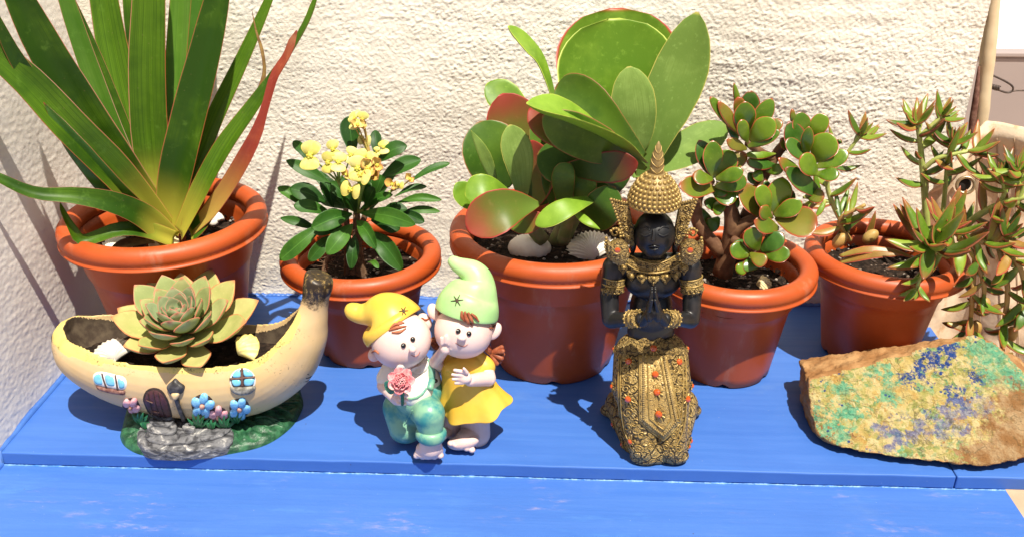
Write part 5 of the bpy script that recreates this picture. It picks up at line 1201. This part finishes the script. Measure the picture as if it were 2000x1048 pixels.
ft = blob('foot', [K((925, 845, .004), (908, 858, -.012), 25, 20), S(905, 862, 32, 15, 22, -.014, 10), K((880, 838, .008), (868, 846, -.002), 13, 11), S(866, 848, 13, 8, 10, -.004)]+[S(880+q*10.5, 865+q*3.2, 6.6, 6, 8, -.022+q*.0005) for q in range(5)], .0009, 3, M_skin, girl)
# dress
secs = [(905, 692, 26, .008), (906, 700, 36, .006), (908, 716, 44, .005), (912, 738, 47, .004), (917, 760, 52, .003), (922, 778, 60, .002), (925, 790, 66, .002), (926, 797, 69, .002)]
Q = smoothpts(secs, 26); v = []; f = []; n_ = 64
for i, (x, y, r_, d) in enumerate(Q):
    c = gp_(x, y, d); u = mpp(c); t_ = i/25
    for j in range(n_):
        a = 2*PI*j/n_; rr_ = r_*u*(1+.07*max(0, t_-.45)*1.8*math.sin(6*a+.8)+.03*t_*math.sin(11*a))
        v.append(c+V((rr_*math.cos(a), rr_*.80*math.sin(a), -.006*max(0, t_-.6)*math.sin(6*a+2)+.014*max(0, t_-.3)*max(0, math.cos(a)))))
for i in range(25):
    for j in range(n_): a = i*n_+j; b = i*n_+(j+1) % n_; f.append((a, a+n_, b+n_, b))
f.append(tuple(range(n_))) 
dr_ = mobj('dress', v, f, M_yel, girl); sd = dr_.modifiers.new('t', 'SOLIDIFY'); sd.thickness = .0035; sd.offset = 0; su = dr_.modifiers.new('s', 'SUBSURF'); su.levels = su.render_levels = 1; bake(dr_)
sl = blob('sleeve', [K((930, 700, .010), (947, 716, .006), 20, 21), K((880, 702, .012), (868, 712, .010), 17, 17), S(905, 716, 38, 26, 24, -.002)], .0012, 4, M_yel, dr_)
gh = hat('hat', [(911, 611, 57, .008), (913, 603, 57.5, .008), (917, 591, 55, .008), (922, 577, 48.5, .009), (927, 563, 40, .009), (929.5, 551, 32, .010), (928, 540, 25, .010), (920, 530, 19, .010), (907, 523, 13.5, .010), (894, 517, 9.5, .010), (886, 511, 6.5, .010), (881, 507, 2.5, .010)], M_grn, girl, .00014)
GHB = bvh_of(gh, girl); stitch(893, 586, GHB, gh, 12)
eye(895, 646, girl, GB2); eye(916, 651, girl, GB2)
strip('mouth', [(890, 668), (898, 674), (907, 675), (914, 671)], [1, 1.6, 1.6, 1], GB2, .0008, M_lip, girl, 12)
for ln, w in (([(902, 606), (903, 618), (910, 628)], [4, 7, 2]), ([(908, 607), (911, 622), (922, 636)], [5, 9, 2]), ([(914, 609), (920, 622), (925, 633)], [5, 8, 2]), ([(920, 611), (928, 618), (935, 627)], [4, 7, 2])): strip('fringe', ln, w, GHB, .003, M_hair, girl, 12)
for ln in ([(852, 602), (856, 608), (855, 614)], [(955, 640), (962, 640), (968, 634)]): strip('ear_curl', ln, [3, 4.5, 2], GHB, .002, M_hair, girl, 8)
for side, bs_ in ((1, ((945, 672), (952, 680), (958, 688))), (-1, ((868, 662), (862, 664), (858, 667)))):
    P0 = [gp_(x, y, .012) for x, y in bs_]; pg = mobj('pigtail', *tube_vf(P0, [10*mpp(P0[0]), 8*mpp(P0[0]), 6*mpp(P0[0])], 12), M_hair, girl)
    for q in range(6):
        s_ = side; a = (-25+q*17)*1.0; L = 24 if side > 0 else 13
        e = gp_(bs_[-1][0]+s_*L*math.cos(R(a)), bs_[-1][1]+L*math.sin(R(a)), .012-.004*(q % 2)); mobj('lock', *capsule_vf(P0[-1], e, .0022, .0026), M_hair, pg)

# ================================================================== kneeling statue
k = NT('black_patina'); vec = k.coord()
col = k.mix(k.ramp(k.noise(vec, 60, 4, .65), .45, .75), (.007, .007, .008), (.018, .016, .016)); col = k.mix(k.ramp(k.noise(vec, 22, 4, .7), .55, .8, 0, .5), col, (.055, .038, .03))
M_pat = k.done(k.pbsdf(col, k.ramp(k.noise(vec, 50, 3), .3, .7, .32, .5), .5, k.bump(k.noise(vec, 150, 4), .15, .0006)))
def gold_mat(name, scale, strength, wash=(.36, .95), gain=1.0):
    """gold leaf over a dark wash that stays in the chased pattern"""
    k = NT(name); vec = k.coord(); w_ = k.n('TexNoise'); w_.inputs['Scale'].default_value = scale*.5; k.l(vec, w_.inputs['Vector'])
    ad = k.n('VectorMath'); ad.operation = 'MULTIPLY_ADD'; k.l(w_.outputs['Color'], ad.inputs[0]); ad.inputs[1].default_value = (.006, .006, .006); k.l(vec, ad.inputs[2]); vv = ad.outputs[0]
    d1 = k.vor(vv, scale, 'DISTANCE_TO_EDGE', .8); d2 = k.vor(vv, scale*2.3, 'DISTANCE_TO_EDGE', 1)
    rg_ = k.math('SINE', k.math('MULTIPLY', k.vor(vv, scale, 'F1', .8), 22))
    h = k.math('ADD', k.ramp(d1, .02, .12), k.math('ADD', k.math('MULTIPLY', k.ramp(d2, .03, .16), .6), k.math('MULTIPLY', rg_, .28)))
    g = k.mix(k.ramp(k.noise(vec, 45, 4, .65), .35, .7), tuple(x*gain for x in (.30, .19, .055)), tuple(x*gain for x in (.44, .31, .11)))
    col = k.mix(k.ramp(h, wash[0], wash[1]), (.05, .031, .011), g)
    p = k.pbsdf(col, k.ramp(h, .4, 1.4, .6, .38), .5, k.bump(h, strength, .0014), .22); return k.done(p)
M_gold = gold_mat('gold_brocade', 120, .9); M_goldf = gold_mat('gold_filigree', 210, .8); M_goldn = gold_mat('gold_panel', 170, .35, (-.1, .55), 1.25)
M_goldp = simple('gold_plain', (.40, .275, .085), (.27, .17, .05), .38, .5, ns=200, metal=.35, bump=.3, bs=300)
M_goldd = simple('gold_dull', (.22, .15, .055), (.32, .22, .08), .5, .5, ns=160, metal=.25, bump=.4, bs=260)
k = NT('orange_gem'); pg_ = k.pbsdf((.50, .075, .006), .12, .7); pg_.inputs['Coat Weight'].default_value = .6; M_gem = k.done(pg_)
stt = thing('kneeling_statue', 'black and gold kneeling statue with hands pressed in prayer', 'statue', gz(1268, 850))
GY = .83
body = blob('body', [S(1278, 456, 40, 46, 42, .004), S(1278, 478, 27, 26, 26, -.004), K((1278, 490, .008), (1276, 520, .010), 21, 26), S(1274, 545, 56, 40, 34, .010), K((1215, 515, .010), (1332, 515, .010), 22, 22), S(1272, 600, 42, 55, 30, .012), S(1271, 645, 46, 34, 34, .010),
    K((1200, 522, .008), (1190, 572, .004), 24, 19), K((1190, 572, .004), (1192, 622, -.008), 19, 17), K((1194, 624, -.008), (1252, 622, -.040), 17, 12),
    K((1346, 522, .008), (1352, 572, .004), 24, 19), K((1352, 572, .004), (1350, 622, -.008), 19, 17), K((1348, 624, -.008), (1300, 622, -.040), 17, 12)], .0011, 5, M_pat, stt)
SB_ = bvh_of(body)
# praying hands: two palms with separate fingers
hd = blob('hands', [K((1256, 628, -.042), (1270, 610, -.046), 11, 10), K((1298, 628, -.042), (1283, 610, -.046), 11, 10), S(1270, 606, 9, 24, 12, -.046, -4), S(1283, 606, 9, 24, 12, -.046, 4)], .0009, 3, M_pat, stt)
mb = MB()
for sx in (-1, 1):
    for q_, (dy, L) in enumerate(((0, 26), (.004, 30), (-.004, 27), (-.008, 22))): mb.add(*K((1276.5+sx*6, 592, -.044+dy), (1276.5+sx*3.2, 592-L, -.043+dy), 4.2, 2.8))
    mb.add(*K((1276.5+sx*8, 606, -.056), (1276.5+sx*3, 586, -.058), 3.8, 2.8))
mb.build('finger', M_pat, hd)
# face
for sx in (-1, 1):
    x0 = 1278+sx*17
    strip('eyelid', [(x0-10, 457), (x0, 461), (x0+10, 457)], [2, 4.5, 2], SB_, .0018, M_pat, body, 10)
    strip('brow', [(x0-sx*9, 450), (x0, 443), (x0+sx*12, 446)], [2.5, 3, 2], SB_, .0012, M_pat, body, 10)
    mobj('ear', *sphere_vf(gp_(1278+sx*41, 468, .012), (.004, .007, .016), None, 12, 10), M_pat, body)
strip('nose', [(1277, 448), (1277, 460), (1276, 470)], [4, 6.5, 10], SB_, .004, M_pat, body, 12)
strip('lips', [(1266, 482), (1277, 480), (1288, 482)], [2, 5, 2], SB_, .0022, M_pat, body, 10); strip('lips', [(1268, 485), (1277, 487), (1286, 485)], [2, 5, 2], SB_, .0022, M_pat, body, 10)
# crown of curls with a spire
cr = thing if False else None
hc = gp_(1278, 391, .006); u = mpp(hc)
UP3 = V((0, -.02, 1)).normalized()
prof = [(48.5, -6), (50, 0), (48.5, 8), (45, 18), (39.5, 28), (33.5, 37), (25.5, 45), (18.5, 51), (14, 54), (0, 55)]
crown = mobj('crown', *lathe_vf([(r_*u, z*u*1.06) for r_, z in prof], 48, (hc.x, hc.y, hc.z)), M_goldd, stt)
mb = MB(); pz_ = smoothpts([(r_, z) for r_, z in prof[:-1]], 60)
zz = [p[1] for p in pz_]
for row in range(8):
    z = -3+row*7.6; r_ = float(np.interp(z, zz, [p[0] for p in pz_])); n_ = max(8, int(2*PI*r_/9.6))
    for i in range(n_):
        a = 2*PI*(i+.5*(row % 2))/n_; mb.add(*sphere_vf((hc.x+r_*u*math.cos(a), hc.y+r_*u*math.sin(a), hc.z+z*u*1.06), (4.2*u,)*3, None, 8, 6))
bd = mb.build('curl_bead', M_goldp, crown); bd['kind'] = 'stuff'
sp0 = hc+V((0, 0, 52*u*1.06))
mobj('spire', *lathe_vf([(13.5*u, -4*u), (13.5*u, 4*u), (13*u, 24*u), (10.5*u, 38*u), (7.5*u, 49*u), (4*u, 59*u), (1*u, 65*u), (0, 65.5*u)], 20, (sp0.x, sp0.y, sp0.z)), M_goldd, crown)
for q in range(4):
    z = 4+q*13
    for sgn in (-1, 1):
        P = []
        for s in np.linspace(0, 1.2, 8): zz_ = z+11*s; rr_ = float(np.interp(zz_, [4, 24, 38, 49, 59, 65], [13.5, 13, 10.5, 7.5, 4, 1])); P.append(sp0+V((sgn*rr_*u*math.sin(s*1.3), -rr_*u*math.cos(s*1.3), zz_*u)))
        mobj('spire_vein', *tube_vf(P, [.0005]*8, 6), M_goldp, crown)
mobj('crown_band', *torus_vf(hc+V((0, 0, -6*u)), (0, 0, 1), 49.5*u, 2.4*u, 48, 8), M_goldp, crown)
# side flanges of the headdress
def plate(name, poly, d0, d1, th, m, par, n=36):
    """flat chased plate: outline measured on the photograph, real thickness; depth runs from d0 to d1 across it"""
    Q = densify(poly, n); xs_ = [p[0] for p in Q]; xa, xb = min(xs_), max(xs_); F_ = []; v = []
    for x, y in Q: d = d0+(d1-d0)*(x-xa)/(xb-xa); F_.append(gp_(x, y, d))
    c = sum(F_, V((0, 0, 0)))/len(F_); nn = V((0, -1, .15)).normalized(); n = len(F_)
    v = [p+nn*th for p in F_]+[p for p in F_]+[c+(p-c)*.88+nn*th*1.25 for p in F_]+[c+nn*th*1.3]; f = []
    for i in range(n):
        j = (i+1) % n; f += [(i, j, n+j, n+i), (2*n+i, 2*n+j, j, i), (3*n, 2*n+j, 2*n+i)]
    f.append(tuple(range(n, 2*n)))
    o = mobj(name, v, f, m, par)
    bm = bmesh.new(); bm.from_mesh(o.data); bmesh.ops.recalc_face_normals(bm, faces=bm.faces); bm.to_mesh(o.data); bm.free(); return o
def beads(line, d, r_, par, m=None, step=6.0, close=False):
    L = densify(line, 400) if close else smoothpts(line, 200); mb = MB(); last = None
    for x, y in [(p[0], p[1]) for p in L]:
        if last is None or math.hypot(x-last[0], y-last[1]) >= step:
            dd = d(x) if callable(d) else d; p = gp_(x, y, dd); mb.add(*sphere_vf(p, r_*mpp(p), None, 7, 5)); last = (x, y)
    o = mb.build('beading', m or M_goldp, par); o['kind'] = 'stuff'; return o
def curl(cx, cy, r0, turns, d, par, sgn=1, w=2.4):
    P = []
    for i in range(26):
        s = i/25; a = s*turns*2*PI; r_ = r0*(1-.82*s); P.append(gp_(cx+sgn*r_*math.cos(a), cy-r_*math.sin(a), d))
    mobj('scroll', *tube_vf(P, [w*.5*mpp(p) for p in P], 7), M_goldp, par)
for sx in (-1, 1):
    X = lambda x: 1277+sx*(x-1277)
    fl_ = plate('headdress_flange', [(X(1326), 398), (X(1340), 394), (X(1361), 389), (X(1350), 415), (X(1342), 440), (X(1336), 462), (X(1322), 480), (X(1316), 476), (X(1318), 440)], .006, .006, .006, M_goldf, stt)
    beads([(X(1361), 390), (X(1351), 416), (X(1343), 440), (X(1336), 463)], -.001, 3.2, fl_); beads([(X(1330), 396), (X(1345), 393), (X(1360), 389)], -.001, 2.6, fl_, step=5)
    for c_ in ((1340, 408, 7), (1334, 428, 6), (1330, 448, 5.5), (1326, 465, 4.5)): curl(X(c_[0]), c_[1], c_[2], 1.3, -.002, fl_, sx)
    ep = plate('shoulder_guard', [(X(1326), 492), (X(1328), 476), (X(1340), 466), (X(1354), 466), (X(1362), 472), (X(1370), 464), (X(1370), 484), (X(1362), 502), (X(1348), 512), (X(1334), 508)], -.012, -.012, .012, M_goldf, stt)
    beads([(X(1370), 465), (X(1371), 484), (X(1362), 503), (X(1348), 513), (X(1333), 509), (X(1325), 493)], -.022, 3.3, ep)
    curl(X(1352), 455, 11, 1.2, -.006, ep, -sx, 4); beads([(X(1342), 468), (X(1343), 455), (X(1352), 446), (X(1362), 452)], -.010, 3.0, ep)
    g0 = gp_(X(1348), 488, -.026); mobj('gem', *sphere_vf(g0, (.0036, .002, .0036), None, 12, 8), M_gem, ep); mobj('gem_setting', *torus_vf(g0, (0, -1, .2), .0042, .0012, 20, 7), M_goldp, ep)
# collar
cl = patch('collar', [(1222, 508), (1240, 503), (1260, 506), (1278, 508), (1300, 505), (1318, 501), (1334, 508), (1328, 522), (1308, 532), (1278, 537), (1246, 533), (1226, 523)], SB_, .0040, M_goldf, stt, rings=(1, .94, .7, .4), n=40)
for ln, w in (([(1222, 514), (1246, 527), (1276, 532), (1308, 526), (1332, 512)], [3, 3.5, 3.5, 3.5, 3]), ([(1232, 500), (1252, 510), (1277, 514), (1302, 509), (1324, 498)], [3, 3, 3, 3, 3])): strip('collar_cord', ln, w, bvh_of(cl, body), .0018, M_goldp, cl, 40)
for x, y, s_ in ((1216, 524, 10), (1234, 536, 11), (1254, 543, 11.5), (1276, 546, 12.5), (1299, 543, 11.5), (1319, 536, 11), (1336, 525, 10)):
    pt = patch('collar_petal', [(x-s_, y-9), (x-s_*.9, y+1), (x-s_*.35, y+7), (x, y+13), (x+s_*.35, y+7), (x+s_*.9, y+1), (x+s_, y-9), (x, y-13)], SB_, .0034, M_goldf, cl, n=24, smooth_n=False)
    patch('rosette', ell(x, y-3, 5, 4.6), SB_, .0062, M_goldp, pt, n=10)
# arm bands and bracelets
def band(name, a, b, r_, par, extra=2.5):
    p, q = gp_(*a), gp_(*b); d = (q-p).normalized(); uu = mpp(p); L = (q-p).length; R0 = r_*uu
    o = mobj(name, *tube_vf([p, p+d*L*.06, p+d*L*.5, p+d*L*.94, q], [R0, R0+extra*uu*.9, R0+extra*uu*.6, R0+extra*uu*.9, R0], 30), M_goldf, par)
    for s in (.04, .5, .96): mobj('band_ring', *torus_vf(p+d*L*s, d, R0+extra*uu*.75, 1.5*uu, 30, 7), M_goldp, o)
    return o
for sx in (-1, 1):
    X = lambda x: 1274+sx*(x-1274)
    ab = band('armband', (X(1349), 540, .006), (X(1352), 566, .004), 20.5, stt)
    for q in range(5):
        x = X(1352)+(-16+q*8); B_b = bvh_of(body); patch('armband_point', [(x-5, 562), (x, 577+(3 if q == 2 else 0)), (x+5, 562)], bvh_of(body, ab), .0022, M_goldf, ab, n=12, smooth_n=False)
    br = band('bracelet', (X(1317), 622, -.030), (X(1301), 621, -.039), 13.5, stt, 3)
    p, q_ = gp_(X(1317), 622, -.030), gp_(X(1301), 621, -.039); dd = (q_-p).normalized(); a_ = dd.orthogonal().normalized(); b_ = dd.cross(a_); mb = MB()
    for e in (p, q_):
        for i in range(14): mb.add(*sphere_vf(e+(a_*math.cos(i*.449)+b_*math.sin(i*.449))*17*mpp(p), 2.2*mpp(p), None, 7, 5))
    o = mb.build('beading', M_goldp, br); o['kind'] = 'stuff'
# skirt: thighs forward to the knees, calves and feet spread behind
sk_ = blob('skirt', [S(1271, 668, 50, 22, 40, .010), K((1248, 695, .004), (1245, 755, -.014), 50, 50), K((1294, 695, .004), (1300, 755, -.014), 50, 50), K((1247, 758, -.016), (1256, 872, -.043), 48, 29), K((1300, 758, -.016), (1312, 872, -.043), 48, 29),
    S(1262, 890, 32, 18, 20, -.046), S(1318, 888, 28, 18, 20, -.046), K((1276, 770, -.012), (1284, 880, -.040), 40, 26), K((1215, 790, .036), (1240, 868, -.022), 34, 24), K((1330, 790, .036), (1322, 862, -.022), 34, 24), S(1200, 800, 28, 15, 30, .038), S(1344, 800, 26, 15, 30, .038), S(1272, 770, 70, 50, 60, .035)], .0013, 6, M_gold, stt)
for v in sk_.data.vertices: v.co.z = max(v.co.z, .0006)
KB = bvh_of(sk_)
bt = patch('belt', [(1206, 672), (1222, 660), (1242, 664), (1258, 658), (1272, 666), (1290, 658), (1306, 664), (1328, 658), (1340, 672), (1342, 688), (1310, 692), (1272, 694), (1232, 692), (1204, 688)], bvh_of(sk_, body), .0022, M_goldf, sk_, n=44)
ap = patch('apron', [(1248, 692), (1272, 690), (1300, 690), (1314, 752), (1330, 824), (1312, 846), (1296, 861), (1270, 842), (1248, 822), (1248, 752)], KB, .0042, M_goldn, sk_, rings=(1, .95, .82, .4), n=60, smooth_n=False)
AB = bvh_of(ap, sk_)
for ln, w in (([(1249, 693), (1249, 760), (1249, 822), (1272, 842), (1296, 859), (1314, 842), (1329, 824), (1314, 755), (1300, 692)], [4]*9), ([(1265, 694), (1266, 760), (1268, 816), (1282, 828), (1296, 838), (1305, 826), (1312, 816), (1300, 755), (1290, 694)], [3]*9)):
    P = []
    Q = densify(ln+ln[::-1][1:-1], 160)[:81]; P = [hit(AB, x, y)[0]-CF*.0008 for x, y in Q]
    mobj('apron_border', *tube_vf(P, [w[0]*.5*mpp(P[0])]*len(P), 7), M_goldp, ap)
mb = MB()
for x, y in densify([(1256, 694), (1257, 760), (1257, 818), (1276, 835), (1296, 849), (1310, 835), (1321, 821), (1307, 755), (1296, 694)]+[(1307, 755), (1321, 821), (1310, 835), (1296, 849), (1276, 835), (1257, 818), (1257, 760)], 170)[:86]:
    p, n_ = hit(AB, x, y); mb.add(*sphere_vf(p+n_*.0004, 2.6*mpp(p), None, 7, 5))
o = mb.build('beading', M_goldd, ap); o['kind'] = 'stuff'
for x in (1210, 1214, 1332, 1338):                        # piped seams of the brocade
    s_ = 1 if x > 1270 else -1; ln = [(x, 696), (x+s_*2, 760), (x-s_*(2 if abs(x-1271) > 61 else 4), 830), (x-s_*20, 876)]
    strip('skirt_seam', ln, [2.5, 3, 3, 2], KB, .0014, M_goldp, sk_, 30)
gems = [(1277, 680, 9), (1229, 705, 8.5), (1325, 706, 8.5), (1280, 730, 8.5), (1284, 765, 9), (1288, 807, 9.5), (1228, 778, 8.5), (1341, 778, 8.5), (1197, 754, 6), (1355, 753, 6), (1232, 861, 6.5), (1216, 867, 5.5), (1348, 860, 6), (1198, 828, 5.5), (1342, 680, 5), (1199, 681, 5), (1353, 874, 5)]
ALLB = bvh_of(ap, sk_, bt)
for x, y, r_ in gems:
    p, n_ = hit(ALLB, x, y); u = mpp(p); p = p+n_*.0006; st_ = mobj('gem', *sphere_vf(p+n_*r_*.25*u, (r_*u*.8, r_*u*.8, r_*u*.55), V((0, 0, 1)).rotation_difference(n_).to_matrix(), 10, 6), M_gem, sk_, False)
    a_ = n_.orthogonal().normalized(); b_ = n_.cross(a_); mb = MB()
    for i in range(9): d = a_*math.cos(i*.698)+b_*math.sin(i*.698); mb.add(*capsule_vf(p+d*r_*u*.85, p+d*r_*u*1.4, r_*u*.26, r_*u*.14, 8))
    mb.build('gem_setting', M_goldp, st_)
for side in (0, 1):                                        # scrolling vines in relief
    for (x, y, r_) in ((1226, 738, 11), (1220, 722, 8), (1236, 724, 7), (1222, 758, 9), (1238, 760, 8), (1226, 806, 11), (1238, 792, 8), (1240, 826, 10), (1226, 834, 8), (1252, 850, 8), (1246, 876, 8), (1270, 872, 8)):
        x2 = x if side == 0 else 2*1276-x+(y-690)*.10
        P = []
        for i in range(22):
            s = i/21; a = s*2.6*PI+side; rr_ = r_*(1-.75*s); P.append(hit(ALLB, x2+(1-2*side)*rr_*math.cos(a), y-rr_*math.sin(a))[0])
        if max((P[i+1]-P[i]).length for i in range(21)) < .008: mobj('vine_scroll', *tube_vf([p-CF*.0003 for p in P], [.0006]*22, 6), M_goldp, sk_)
